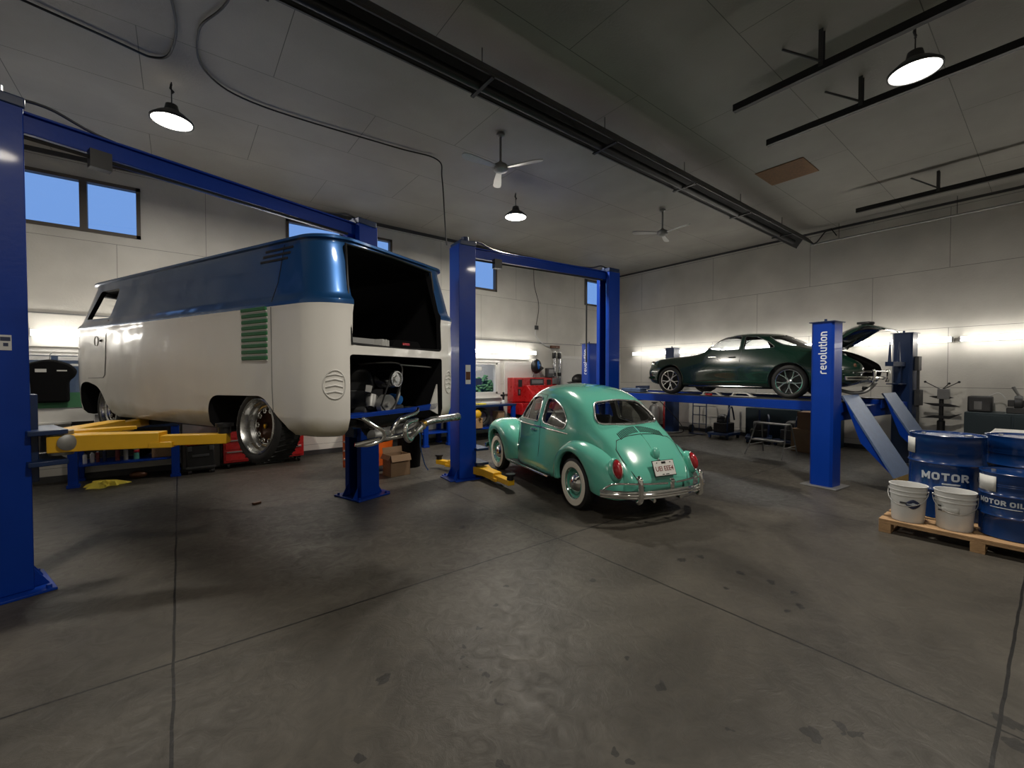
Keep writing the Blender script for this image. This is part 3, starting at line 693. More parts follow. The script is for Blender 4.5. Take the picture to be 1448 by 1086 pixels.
def two_post_lift(name, label, p0, p1, h, zc, arms, labels_on_left=False):
    p0, p1 = Vector((*p0, 0)), Vector((*p1, 0)); c = (p0 + p1) / 2; d = p1 - p0; ang = math.atan2(d.y, d.x); L = d.length
    t = thing(name, label, 'car lift', c, ang, 'two post lifts')
    for s_ in (-1, 1):
        T = xf((s_ * L / 2, 0, 0), rz=0 if s_ < 0 else PI)
        p = c_post(T, h).build('post', 'blue_steel', t, bevel=.006)
        MB().lohi((-.10, -.14, .02), (-.09, .14, h - .05), T).build('channel_back', 'black_steel', p, smooth=0)
        MB().rod(T @ Vector((.0, -.05, .05)), T @ Vector((.0, -.05, h - .1)), .012, 8).rod(T @ Vector((-.03, .06, .05)), T @ Vector((-.03, .06, h - .1)), .022, 10).build('lift_chain', 'blue_tin', p)
        MB().lohi((-.13, -.19, h - .02), (.16, .19, h + .06), T).cyl((0, -.1, h + .09), .06, .08, T, 16).build('post_cap', 'navy_steel', p, bevel=.01)
        foot(T, .52, .56).build('base_plate', 'blue_steel', t, bevel=.003)
        cgt = MB().lohi((-.09, -.10, zc - .28), (.20, .10, zc + .42), T).lohi((.12, -.27, zc - .14), (.34, .27, zc - .10), T).lohi((.12, -.27, zc + .10), (.34, .27, zc + .14), T)
        cgt.lohi((.14, -.05, zc - .1), (.2, .05, zc + .1), T)
        cgt.build('carriage', 'navy_steel', t, bevel=.006)
    b = MB().lohi((-L / 2, -.07, h - .16), (L / 2, .07, h - .02)).lohi((-L / 2, -.10, h - .02), (L / 2, .10, h + .0))
    b.build('overhead_beam', 'blue_steel', t, bevel=.005)
    MB().rod((-L / 2 + .15, -.14, h - .22), (L / 2 - .3, -.14, h - .20), .016, 8).lohi((-L / 2 + .52, -.17, h - .30), (-L / 2 + .66, -.08, h - .15)).build('shutoff_bar', 'black_steel', t)
    MB().tube(cr([(-L / 2, 0, h + .08), (-L / 2 + .3, .03, h + .14), (-L / 2 + .7, 0, h + .03), (0, .02, h + .02), (L / 2 - .6, -.02, h + .03), (L / 2 - .2, 0, h + .12), (L / 2, 0, h + .06)], 6), .013, 6).build('hydraulic_hose', 'black_steel', t)
    for (x0, y0, x1, y1) in arms:
        s_ = -1 if x0 < 0 else 1
        beam_arm((s_ * (L / 2 - .24), y0, 0), (x1, y1, 0), zc, t)
    return t, L
lift1, L1 = two_post_lift('two_post_lift', 'blue two-post lift with yellow arms holding up the blue and white van', (-1.115, 5.045), (2.02, 6.04), 3.76, 1.125, [])
_c = lift1.matrix_basis.inverted()
for a_, b_ in (((-.80, 5.02), (.33, 4.55)), ((-.93, 5.34), (-.30, 6.95)), ((1.78, 5.80), (1.45, 5.30)), ((1.75, 6.10), (.55, 7.30))):
    lift1_inv = Matrix.Rotation(-math.atan2(1.01, 3.19), 4, 'Z') @ Matrix.Translation((-.425, -5.535, 0))
    pa, pb = lift1_inv @ Vector((*a_, 0)), lift1_inv @ Vector((*b_, 0))
    beam_arm(pa, pb, 1.145, lift1, hh=.13)
MB().prism([(-.02, -.14), (.55, -.03), (.55, .03), (.10, .14), (-.02, .14)], .075, .10, 'z', xf((-L1 / 2 + .28, .05, 1.125), rz=R(-8))).build('arm_gusset', 'yellow_steel', lift1, smooth=0)
# stickers and key box on the near post
T = xf((-L1 / 2, 0, 0))
f = MB('white_plastic', 'print_navy', 'yellow_steel')
# stickers face the camera side (local -y face) of the near post
for (x0, x1, z0, z1, mi) in ((-.12, .0, 1.85, 2.04, 0), (.0, .062, 1.885, 2.0, 0), (.006, .056, 1.955, 1.985, 1), (.02, .045, 1.915, 1.94, 1), (-.09, -.02, 1.90, 1.99, 2)):
    f.mi = mi; f.lohi((x0, -.186 - .002 * mi, z0), (x1, -.18, z1), T)
f.build('sticker', None, lift1, smooth=0)
MB().lathe([(.001, -.02), (.09, -.02), (.10, -.01), (.10, .01), (.08, .02), (.03, .03), (.001, .03)], xf((-L1 / 2 + .33, -.30, 1.16), rx=R(90), s=.62), 28).build('locking_disc', 'alu_dull', lift1, smooth=20)
lift2, L2 = two_post_lift('two_post_lift', 'empty blue two-post lift standing behind the mint green car', (3.70, 6.08), (7.02, 5.78), 3.80, .36,
    [])
l2i = Matrix.Rotation(-math.atan2(-.30, 3.32), 4, 'Z') @ Matrix.Translation((-5.36, -5.93, 0))
for a_, b_ in (((3.93, 5.92), (3.80, 4.88)), ((3.93, 6.22), (3.70, 6.98)), ((6.78, 5.66), (6.45, 4.75)), ((6.80, 5.94), (6.6, 6.9))):
    beam_arm(l2i @ Vector((*a_, 0)), l2i @ Vector((*b_, 0)), .13, lift2, hh=.12)
f = MB('white_plastic', 'brown_dark'); f.lohi((-L2 / 2 - .04, -.186, 1.55), (-L2 / 2 + .05, -.18, 1.86))
f.mi = 1; f.lohi((-L2 / 2 - .035, -.189, 1.62), (-L2 / 2 + .045, -.185, 1.75)); f.build('sticker', None, lift2, smooth=0)

# four-post lift ------------------------------------------------------------
LANG = R(84)
lift4 = thing('four_post_lift', 'blue four-post ramp lift carrying the dark green coupe', 'car lift', (7.80, 2.20, 0), LANG)
LL, LW, PZ = 5.3, 3.28, 1.29
for l in (0, LL):
    for w in (0, LW):
        near = (w == 0)
        h = 2.49
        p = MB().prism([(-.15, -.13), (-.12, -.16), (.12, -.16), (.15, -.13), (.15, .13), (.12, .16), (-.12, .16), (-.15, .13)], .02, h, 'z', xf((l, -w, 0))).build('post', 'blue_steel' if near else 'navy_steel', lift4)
        MB().lohi((l - .17, -w - .18, h), (l + .17, -w + .18, h + .012)).cyl((l + .02, -w, h + .03), .018, .06).rod((l - .07, -w, h + .015), (l + .1, -w, h + .02), .006).build('post_cap', 'navy_steel', p)
        MB().lohi((l - .24, -w - .24, 0), (l + .24, -w + .24, .02)).build('base_plate', 'grey_steel', p, bevel=.004)
        if near:
            # letters run up the face that looks towards the open floor (local +y)
            stroke_text('revolution', .097, p, 'lettering', 'letter_white', (lambda x, y, d, l=l: Vector((l + y * 1.0 - .01, (.161) + d, 2.03 + x))), t=.17, gap=.14)
for l in (0, LL):
    sgn = 1 if l > 0 else -1
    MB().lohi((l - .10, -LW + .16, PZ - .30), (l + .10, -.16, PZ - .10)).build('cross_beam', 'blue_steel', lift4, bevel=.008)
for (w0, w1) in ((.22, .80), (1.80, 2.38)):
    o = MB().lohi((-.12, -w1, PZ - .17), (LL + .1, -w0, PZ - .02)).build('runway', 'blue_steel', lift4, bevel=.006)
    MB().lohi((-.12, -w1 + .02, PZ - .02), (LL + .1, -w0 - .02, PZ)).build('runway_deck', 'dark_grey', o, smooth=0)
    MB().lohi((LL + .06, -w1 + .02, PZ), (LL + .1, -w0 - .02, PZ + .1)).build('wheel_stop', 'navy_steel', o, smooth=0)
    # drop-down ramp
    a = Vector((-.16, 0, PZ + .02)); b = Vector((-.80, 0, .20)); d = b - a; Lr = d.length; ry = -math.atan2(d.z, d.x)
    T = xf((a.x, 0, a.z), ry=ry)
    r_ = MB()
    r_.prism([(-.08, -w1), (Lr - .05, -w1 - .04), (Lr, -w1 - .04), (Lr, -w0 + .04), (Lr - .05, -w0 + .04), (-.08, -w0)], -.012, .012, 'z', T).build('ramp', 'blue_worn', lift4, smooth=0)
    ramp = [c for c in bpy.data.objects if c.parent == lift4 and c.name.startswith('ramp')][-1]
    sd = MB()
    for y in (-w1, -w0): sd.prism([(0, 0), (Lr * .5, .13), (Lr, 0)], y - .01 if y == -w1 else y - .0, y + .0 if y == -w1 else y + .01, 'y', T)
    sd.build('ramp_side', 'blue_steel', ramp, smooth=0)
    MB().prism([(Lr - .05, -w1 - .045), (Lr + .03, -w1 - .045), (Lr + .03, -w0 + .045), (Lr - .05, -w0 + .045)], -.02, .02, 'z', T).build('ramp_edge', 'gold', ramp, smooth=0)
# tool tray bracket with two upright prongs on the far front post, and control boxes
f = MB().lohi((-.06, -LW - .0, 1.86), (.06, -LW + .78, 1.94)).lohi((-.02, -LW + .16, 1.50), (.02, -LW + .28, 1.9))
for y in (-LW + .30, -LW + .76): f.lathe([(.03, 1.94), (.022, 2.05), (.008, 2.32)], xf((0, y, 0)), 8, True)
f.lohi((-.09, -LW + .2, 1.52), (.09, -LW + .62, 1.54)); f.build('tool_bracket', 'navy_steel', lift4, smooth=0)
f = MB().lohi((-.22, -LW - .10, 1.78), (-.16, -LW + .06, 2.05)).lohi((-.24, -LW - .14, 1.12), (-.16, -LW + .06, 1.42)).lohi((-.22, -LW - .02, .3), (-.18, -LW + .02, 1.78)); f.build('control_box', 'dark_grey', lift4, bevel=.006)
# ------------------------------------------------------------------ wheels
def tyre_prof(r, rim, w):
    h = w / 2
    return [(rim, -h * .80), (rim + .02, -h * .95), ((r + rim) / 2, -h), (r - .03, -h * .95), (r - .006, -h * .78), (r, -h * .4), (r, h * .4), (r - .006, h * .78), (r - .03, h * .95), ((r + rim) / 2, h), (rim + .02, h * .95), (rim, h * .80)]
def wheel_T(x, y, z, side, camber=0, steer=0):
    """local z axis of the lathe points outwards (side = +1 left, -1 right)"""
    return xf((x, y, z), rz=steer) @ Matrix.Rotation(-side * R(90) + side * camber, 4, 'X')
def beetle_wheel(x, y, side, parent):
    T = wheel_T(x, y, .30, side) @ Matrix.Diagonal((.923, .923, 1, 1))
    w = MB().lathe(tyre_prof(.325, .195, .16), T, 48, loop=True).build('wheel', 'rubber', parent)
    MB().lathe([(.202, .074), (.206, .0805), (.245, .083), (.278, .0825), (.281, .079)], T, 48).build('whitewall', 'whitewall', w, thick=.002)
    MB().lathe([(.001, .01), (.06, .012), (.115, .028), (.135, .045), (.15, .03), (.175, .03), (.188, .052), (.203, .072), (.207, .074), (.203, .05), (.19, -.05), (.19, -.07)], T, 40).build('rim', 'mint_dark', w)
    MB().lathe([(.001, .098), (.03, .096), (.07, .085), (.10, .062), (.122, .035), (.128, .03)], T, 36).build('hubcap', 'chrome', w)
    MB().lathe([(.186, .055), (.192, .066), (.199, .066), (.2, .058)], T, 36).build('trim_ring', 'chrome', w)
    return w
def spoke_wheel(x, y, z, side, parent, r=.30, rim=.215, w=.19):
    T = wheel_T(x, y, z, side)
    o = MB().lathe(tyre_prof(r, rim, w), T, 48, loop=True).build('wheel', 'rubber', parent)
    MB().lathe([(rim - .012, w * .34), (rim - .006, w * .42), (rim + .006, w * .42), (rim + .004, w * .3), (rim - .02, .0), (rim - .02, -.07)], T, 44).build('rim', 'chrome', o)
    MB().lathe([(.001, -.02), (rim - .02, -.02)], T, 30).build('brake_backing', 'black_steel', o)
    f = MB()
    for k in range(5):
        a = 2 * PI * k / 5 + .3
        for s_ in (-1, 1):
            a2 = a + s_ * .26
            f.strip([T @ Vector((.035 * math.cos(a + s_ * .1), .035 * math.sin(a + s_ * .1), .05)), T @ Vector((.11 * math.cos(a + s_ * .10), .11 * math.sin(a + s_ * .10), .05)), T @ Vector(((rim - .01) * math.cos(a2), (rim - .01) * math.sin(a2), .058))], .022, .014, up=T.to_3x3() @ Vector((0, 0, 1)))
    f.lathe([(.001, .075), (.03, .072), (.045, .06), (.05, .03)], T, 20); f.build('spokes', 'alu', o, smooth=30)
    return o

# ------------------------------------------------------------------ the van on the lift
def van_paint():
    m, nt, b = new_mat('two_tone_van_paint')
    tc = N(nt, 'ShaderNodeTexCoord'); sep = N(nt, 'ShaderNodeSeparateXYZ'); nt.links.new(tc.outputs['Object'], sep.inputs[0])
    gt = N(nt, 'ShaderNodeMath', operation='GREATER_THAN'); gt.inputs[1].default_value = 2.285; nt.links.new(sep.outputs[2], gt.inputs[0])
    ns = N(nt, 'ShaderNodeTexNoise'); ns.inputs['Scale'].default_value = 1.7; ns.inputs['Detail'].default_value = 6; nt.links.new(tc.outputs['Object'], ns.inputs['Vector'])
    # grime and yellowish primer low on the sills
    mr = N(nt, 'ShaderNodeMapRange'); setin(mr, From_Min=1.18, From_Max=1.55, To_Min=.55, To_Max=-.25); nt.links.new(sep.outputs[2], mr.inputs[0])
    sm = N(nt, 'ShaderNodeMath', operation='ADD'); nt.links.new(mr.outputs[0], sm.inputs[0]); nt.links.new(ns.outputs[0], sm.inputs[1])
    st = N(nt, 'ShaderNodeMapRange'); setin(st, From_Min=.62, From_Max=.95); nt.links.new(sm.outputs[0], st.inputs[0])
    wmx = N(nt, 'ShaderNodeMix', data_type='RGBA'); wmx.inputs[6].default_value = (0.80, 0.78, 0.735, 1); wmx.inputs[7].default_value = (0.50, 0.45, 0.33, 1); nt.links.new(st.outputs[0], wmx.inputs[0])
    mx = N(nt, 'ShaderNodeMix', data_type='RGBA'); mx.inputs[7].default_value = (0.010, 0.080, 0.245, 1)
    nt.links.new(wmx.outputs[2], mx.inputs[6]); nt.links.new(gt.outputs[0], mx.inputs[0]); nt.links.new(mx.outputs[2], b.inputs['Base Color'])
    ms = N(nt, 'ShaderNodeMath', operation='MULTIPLY'); ms.inputs[1].default_value = .55; nt.links.new(gt.outputs[0], ms.inputs[0]); nt.links.new(ms.outputs[0], b.inputs['Metallic'])
    b.inputs['Roughness'].default_value = .36; b.inputs['Coat Weight'].default_value = 1.0; b.inputs['Coat Roughness'].default_value = .11
    bp = N(nt, 'ShaderNodeBump'); bp.inputs['Strength'].default_value = .8; bp.inputs['Distance'].default_value = .04
    n3 = N(nt, 'ShaderNodeTexNoise'); n3.inputs['Scale'].default_value = 2.2; n3.inputs['Detail'].default_value = 1.0; nt.links.new(tc.outputs['Object'], n3.inputs['Vector']); nt.links.new(n3.outputs[0], bp.inputs['Height'])
    nt.links.new(bp.outputs[0], b.inputs['Coat Normal'])
    return m
M['van_paint'] = van_paint()
def plan(xr, xf_, hw, rr, rf, n=10):
    """plan outline, rear at xr, front at xf_"""
    pts = []
    rfy = min(rf * .72, hw * .9); r2 = rr * .62; hr = hw + .085; xf_ = xf_ + .40
    for cx, cy, ax, ay, a0 in ((xf_ - rf, hw - rfy, rf, rfy, 0), (xr + rr, hw - rr, rr, rr, 90), (xr + r2, -hr + r2, r2, r2, 180), (xf_ - rf, -hr + rfy, rf, rfy, 270)):
        for i in range(n + 1):
            a = R(a0 + 90 * i / n); pts.append((cx + ax * math.cos(a), cy + ay * math.sin(a)))
    return pts
van = thing('van', 'blue and white panel van body raised on the lift, rear hatch and engine lid removed', 'van', (1.679, 3.833, 0), R(114.0))
VS = [(1.175, .14, 4.78, .70, .26, .5), (1.19, .08, 4.84, .755, .30, .55), (1.24, .03, 4.88, .795, .34, .58), (1.34, .0, 4.92, .812, .36, .6), (1.6, .0, 4.95, .822, .36, .62), (1.95, .0, 4.95, .824, .36, .62), (2.22, .005, 4.93, .82, .36, .62), (2.27, .0, 4.93, .826, .36, .62), (2.295, -.004, 4.93, .832, .365, .62), (2.325, .0, 4.92, .828, .36, .62), (2.36, .025, 4.88, .80, .35, .6), (2.39, .035, 4.85, .792, .34, .6),
      (2.6, .085, 4.68, .765, .33, .58), (2.80, .14, 4.50, .742, .32, .55), (2.835, .14, 4.49, .745, .32, .55), (2.845, .115, 4.51, .768, .33, .55), (2.865, .115, 4.51, .768, .33, .55), (2.875, .14, 4.48, .745, .33, .55), (2.91, .22, 4.40, .68, .32, .5), (2.94, .36, 4.28, .58, .3, .45), (2.965, .62, 4.05, .42, .25, .35), (2.975, .9, 3.8, .25, .2, .2)]
mb = MB()
mb.rings([[(x, y, z) for x, y in plan(a, b_, hw, rr, rf)] for (z, a, b_, hw, rr, rf) in VS])
hull = to_me(mb.bm, 'van_hull', ['van_paint', 'interior'])
bm = bmesh.new(); bm.from_mesh(hull.data); van_bvh = BVHTree.FromBMesh(bm); bm.free()
def cutter(fn, mats=('interior',)):
    mb = MB(); fn(mb); o = to_me(mb.bm, 'cutter', list(mats)); return o
cuts = []
# cargo room above the deck
cuts.append(cutter(lambda m: m.rings([[(x, y, z) for x, y in plan(a + .06, b_ - .08, hw - .05, rr - .04, rf - .05, 5)] for (z, a, b_, hw, rr, rf) in ((1.93, .0, 4.95, .82, .36, .62), (2.28, .0, 4.93, .82, .36, .62), (2.60, .085, 4.68, .765, .33, .58), (2.80, .14, 4.5, .742, .32, .55), (2.87, .36, 4.2, .62, .3, .5))])))
def rr_poly(pts, r, n=5):
    """rounded polygon"""
    out = []; k = len(pts)
    for i in range(k):
        p, q, s = Vector(pts[i - 1]), Vector(pts[i]), Vector(pts[(i + 1) % k])
        a = (p - q); b = (s - q); la, lb = min(r, a.length * .48), min(r, b.length * .48)
        A = q + a.normalized() * la; B = q + b.normalized() * lb
        for j in range(n + 1):
            t = j / n; out.append(tuple((1 - t) ** 2 * A + 2 * t * (1 - t) * q + t * t * B))
    return out
hatch = rr_poly([(-.585, 1.945), (.585, 1.945), (.555, 2.815), (-.555, 2.815)], .05)
cuts.append(cutter(lambda m: m.prism(hatch, -.2, .7, 'x')))
eng = rr_poly([(-.60, 1.0), (.60, 1.0), (.605, 1.87), (-.59, 1.87)], .03)
cuts.append(cutter(lambda m: m.prism(eng, -.2, .98, 'x')))
arch_r = rr_poly([(1.80, 1.0), (1.76, 1.43), (1.66, 1.505), (.88, 1.515), (.72, 1.37), (.52, 1.215), (.46, 1.0)], .09)
arch_f = rr_poly([(4.84, 1.0), (4.84, 1.56), (4.62, 1.625), (4.24, 1.55), (4.02, 1.30), (3.66, 1.0)], .13)
for poly in (arch_r, arch_f):
    for s_ in (-1, 1): cuts.append(cutter(lambda m: m.prism(poly, s_ * .44, s_ * 1.2, 'y')))
cab = rr_poly([(3.98, 2.40), (3.88, 2.56), (3.80, 2.745), (4.32, 2.75), (4.66, 2.41)], .05)
cuts.append(cutter(lambda m: m.prism(cab, -1.2, 1.2, 'y')))
for s_ in (-1, 1):
    cuts.append(cutter(lambda m: m.prism(rr_poly([(s_ * .04, 2.41), (s_ * .70, 2.41), (s_ * .66, 2.75), (s_ * .04, 2.765)], .06), 4.60, 5.6, 'x')))
van_body = carve(hull, cuts, 'body', van, 32)
# panel gaps, louvres, slots
f = MB()
for s_ in (1, -1):
    f.tube(proj(van_bvh, [(.735, 1.375), (.735, 1.6), (.735, 2.0), (.73, 2.28)], 'y', s_, .001), .0035, 5)
f.build('quarter_seam', 'grey_steel', van)
f = MB()
for s_ in (1, -1):
    f.tube(proj(van_bvh, [(.72, 2.32), (.70, 2.5), (.66, 2.82)], 'y', s_, .001), .003, 5)
    f.tube(proj(van_bvh, [(3.99, 2.37), (4.0, 2.2), (4.02, 1.9), (4.05, 1.70), (4.10, 1.665), (4.5, 1.66), (4.98, 1.63)], 'y', s_, .001), .0045, 5)
f.build('door_gap', 'black_steel', van)
for s_ in (1, -1):
    f = MB(); g = MB()
    for k in range(9):
        z = 2.275 - k * .0535
        pa = proj(van_bvh, [(.79 + .37 * j / 8, z) for j in range(9)], 'y', s_, .004)
        f.strip(pa, .033, .022, up=(0, 0, 1)); 
        g.tube([p + Vector((0, 0, -.021)) for p in pa], .007, 6)
    f.build('air_louvre', 'green_louvre', van, bevel=.006); g.build('louvre_lip', 'white_paint', van)
    f = MB()
    for k in range(3):
        f.strip(proj(van_bvh, [(.92 + .03 * k - .38 * j / 5, 2.79 - k * .045) for j in range(6)], 'y', s_, .001), .018, .012)
    f.build('vent_slot', 'black_steel', van, smooth=0)
    # tail lamp hollows pressed into the rear corners
    lp = proj(van_bvh, [(s_ * (.70 + .062 * math.cos(2 * PI * k / 24)), 1.62 + .118 * math.sin(2 * PI * k / 24)) for k in range(24)], 'x', -1, .004)
    f = MB().tube(lp, .006, 8, True)
    for dz in (-.07, -.02, .03, .07): f.tube(proj(van_bvh, [(s_ * .655, 1.62 + dz), (s_ * .70, 1.635 + dz), (s_ * .75, 1.62 + dz)], 'x', -1, .002), .008, 8)
    f.build('tail_lamp_hollow', 'white_paint', van)
    # door handle recess
    c_ = proj(van_bvh, [(4.28 + .055 * math.cos(2 * PI * k / 20), 2.12 + .06 * math.sin(2 * PI * k / 20)) for k in range(20)], 'y', s_, .002)
    f = MB().tube(c_, .005, 6, True); f.build('handle_recess', 'white_paint', van)
    MB().sphere(proj(van_bvh, [(4.14, 2.12)], 'y', s_, .002)[0], .016, u=10, v=6).build('door_lock', 'black_steel', van)
f = MB().tube([(.02, -.59, 1.96), (.06, -.585, 2.3), (.12, -.56, 2.80), (.125, 0, 2.82), (.12, .56, 2.80), (.06, .585, 2.3), (.02, .59, 1.96), (.015, 0, 1.945)], .012, 8, True); f.build('hatch_seal', 'black_steel', van)
# floor pan, axle beams
MB().lohi((1.1, -.5, 1.12), (4.0, .5, 1.18)).lohi((1.9, -.62, 1.10), (2.0, .62, 1.17)).lohi((3.4, -.62, 1.10), (3.5, .62, 1.17)).build('floor_pan', 'black_steel', van, smooth=0)
MB().rod((.98, -.62, 1.22), (.98, .62, 1.22), .045).rod((4.22, -.6, 1.24), (4.22, .6, 1.24), .05).rod((4.22, -.6, 1.36), (4.22, .6, 1.36), .03).build('axle', 'black_steel', van)
for (wx, wy, wz, s_) in ((.985, .70, 1.235, 1), (.985, -.70, 1.235, -1), (4.30, .63, 1.26, 1), (4.30, -.66, 1.26, -1)):
    T = wheel_T(wx, wy, wz, s_, camber=R(4) if wx < 2 else 0)
    W_ = .24 if wx < 2 else .19
    w = MB().lathe(tyre_prof(.335, .24, W_), T, 52, loop=True)
    for k in range(36):
        a = 2 * PI * k / 36; 
        w.strip([T @ Vector((.336 * math.cos(a), .336 * math.sin(a), -W_ * .4)), T @ Vector((.337 * math.cos(a + .09), .337 * math.sin(a + .09), 0)), T @ Vector((.336 * math.cos(a), .336 * math.sin(a), W_ * .4))], .01, .008, up=(T.to_3x3() @ Vector((math.cos(a), math.sin(a), 0))))
    w = w.build('wheel', 'rubber', van)
    h_ = W_ / 2
    MB().lathe([(.242, h_ * .80), (.252, h_ * .93), (.240, h_ * .98), (.228, h_ * .80), (.222, h_ * .5), (.200, h_ * .40), (.19, h_ * .15), (.165, h_ * .10), (.165, -h_ * .1), (.205, -h_ * .5), (.215, -h_ * .8)], T, 48).build('rim', 'alu', w)
    MB().lathe([(.001, -.035), (.165, -.03), (.168, -.01)], T, 36).build('brake_drum', 'brown_dark', w)
    f = MB()
    for k in range(10):
        a = 2 * PI * k / 10
        f.torus(T @ Vector((.142 * math.cos(a), .142 * math.sin(a), .012)), .020, .0065, None, 12, 6, rx=0) if False else f.tube([T @ Vector((.142 * math.cos(a) + .02 * math.cos(b_), .142 * math.sin(a) + .02 * math.sin(b_), .015)) for b_ in [2 * PI * q / 10 for q in range(10)]], .006, 6, True)
    f.tube([T @ Vector((.166 * math.cos(2 * PI * k / 40), .166 * math.sin(2 * PI * k / 40), .02)) for k in range(40)], .008, 8, True)
    f.lathe([(.001, .03), (.028, .03), (.03, -.02)], T, 16, True); f.build('bolt_ring', 'chrome', w)
# engine
def vt(y, z, x=.25): return (x, -y, z)     # seen from behind: +y to the right
eng_o = MB().lohi((.22, -.26, 1.20), (.75, .26, 1.40)).build('engine', 'dark_grey', van, bevel=.03)
MB().lathe([(.0, -.09), (.16, -.09), (.20, -.04), (.20, .06), (.17, .09), (.0, .09)], xf((.46, .17, 1.60), ry=R(90)), 28).lohi((.36, -.10, 1.38), (.56, .36, 1.56)).build('fan_shroud', 'black_steel', eng_o, bevel=.01)
MB().lathe([(.0, -.10), (.075, -.10), (.085, -.06), (.085, .08), (.06, .1), (.0, .1)], xf((.18, .03, 1.66), ry=R(90)), 24).build('alternator', 'chrome', eng_o)
MB().lathe([(.0, -.02), (.03, -.02), (.035, .0), (.06, .0), (.065, -.015), (.075, -.015), (.075, .02)], xf((.065, .03, 1.66), ry=R(90)), 24).build('alternator_pulley', 'alu', eng_o)
MB().lathe([(.0, .03), (.02, .03), (.025, .0), (.06, .0), (.085, .02), (.095, .02), (.095, -.04), (.085, -.045), (.06, -.02), (.0, -.02)], xf((.10, .12, 1.42), ry=R(-90)), 32).build('crank_pulley', 'alu_dull', eng_o)
MB().tube([(.08, .12 + .09, 1.42), (.075, .03 + .07, 1.66), (.075, .03, 1.735), (.075, -.04, 1.66), (.08, .03, 1.42), (.08, .12, 1.33)], .009, 6, True).build('fan_belt', 'black_steel', eng_o)
MB().lathe([(.0, -.06), (.045, -.06), (.05, 0), (.045, .06), (.0, .06)], xf((.2, -.10, 1.46), ry=R(80)), 18).build('ignition_coil', 'blue_tin', eng_o)
MB().lathe([(.03, .0), (.05, .05), (.055, .12), (.03, .13), (.0, .13)], xf((.16, .26, 1.40), ry=R(25), rx=R(30)), 16).lathe([(.0, 0), (.035, 0), (.04, .06), (.0, .07)], xf((.18, .27, 1.54), rx=R(15)), 4).build('oil_filler', 'alu_dull', eng_o)
MB().prism(rr_poly([(-.52, 1.335), (.60, 1.335), (.60, 1.365), (-.2, 1.38), (-.56, 1.40)], .02), .03, .06, 'x').lohi((.03, -.5, 1.345), (.30, .58, 1.352)).build('engine_tin', 'blue_steel', eng_o, smooth=0)
MB().tube(cr([(.5, .10, 1.80), (.3, .0, 1.82), (.2, -.18, 1.80), (.22, -.20, 1.62), (.3, -.25, 1.45)], 6), .008, 6).rod((.12, -.56, 1.78), (.12, -.08, 1.80), .008).tube(cr([(.16, -.1, 1.55), (.1, -.04, 1.5), (.12, .02, 1.38)], 5), .016, 8).build('pipework', 'alu_dull', eng_o)
# exhaust headers and tail pipe
f = MB()
f.tube(cr([(.30, -.30, 1.36), (.08, -.26, 1.37), (.0, -.18, 1.33), (-.02, .0, 1.30), (-.02, .10, 1.27), (-.01, .16, 1.20), (.0, .16, 1.15)], 6), .022, 14)
f.tube(cr([(.2, -.20, 1.25), (-.02, -.16, 1.26), (-.06, .0, 1.25), (-.08, .07, 1.21), (-.08, .06, 1.12), (-.06, -.01, 1.08), (-.05, -.06, 1.11), (-.04, -.09, 1.17)], 6), .024, 14)
f.tube(cr([(.26, .46, 1.34), (.05, .47, 1.33), (-.02, .40, 1.26), (-.05, .31, 1.20), (-.03, .31, 1.13), (.03, .40, 1.09), (.1, .50, 1.10)], 6), .019, 14)
f.tube(cr([(.08, .50, 1.10), (.0, .34, 1.13), (-.02, .16, 1.13), (-.02, .0, 1.14), (-.02, -.16, 1.18), (-.04, -.24, 1.22)], 6), .024, 14)
f.tube(cr([(-.04, .0, 1.09), (-.05, -.1, 1.14), (-.05, -.2, 1.20)], 5), [.03] * 10 + [.05], 14)
f.build('exhaust_header', 'chrome', van)
MB().tube([(-.05, -.20, 1.21), (-.05, -.26, 1.22), (-.06, -.34, 1.235), (-.06, -.72, 1.235), (-.06, -.80, 1.235)], [.03, .036, .038, .038, .042], 18, caps=False).build('tail_pipe', 'alu', van, thick=.003)
MB().tube(cr([(.08, .34, 1.16), (.08, .26, 1.15), (.07, .0, 1.16), (.04, -.16, 1.19), (.0, -.22, 1.215)], 5), [.02] + [.05] * 4 + [.062] * 8 + [.05] * 5 + [.04] * 3, 18).build('muffler', 'alu_dull', van)
MB().tube([(-.05, -.195, 1.205), (-.05, -.235, 1.215)], .042, 16).build('exhaust_clamp', 'gold', van)
MB().lohi((.3, .28, 1.22), (.6, .50, 1.30)).sphere((.4, .42, 1.26), .07, u=14, v=8, s=(1.2, 1, .6)).build('heat_exchanger', 'black_steel', van, bevel=.02)
MB().prism([(-.56, 1.28), (-.42, 1.34), (-.55, 1.60)], .03, .045, 'x').build('corner_bracket', 'white_paint', van, smooth=0)
MB().tube(cr([(.3, -.2, 1.2), (.1, -.32, 1.12), (.12, -.38, .95), (.25, -.6, .72), (.3, -.72, .62)], 8), .006, 6).build('blue_hose', 'blue_tin', van)
def onvan(p):
    a = R(114.0); c_, s_ = math.cos(a), math.sin(a)
    return (1.679 + p[0] * c_ - p[1] * s_, 3.833 + p[0] * s_ + p[1] * c_, p[2])
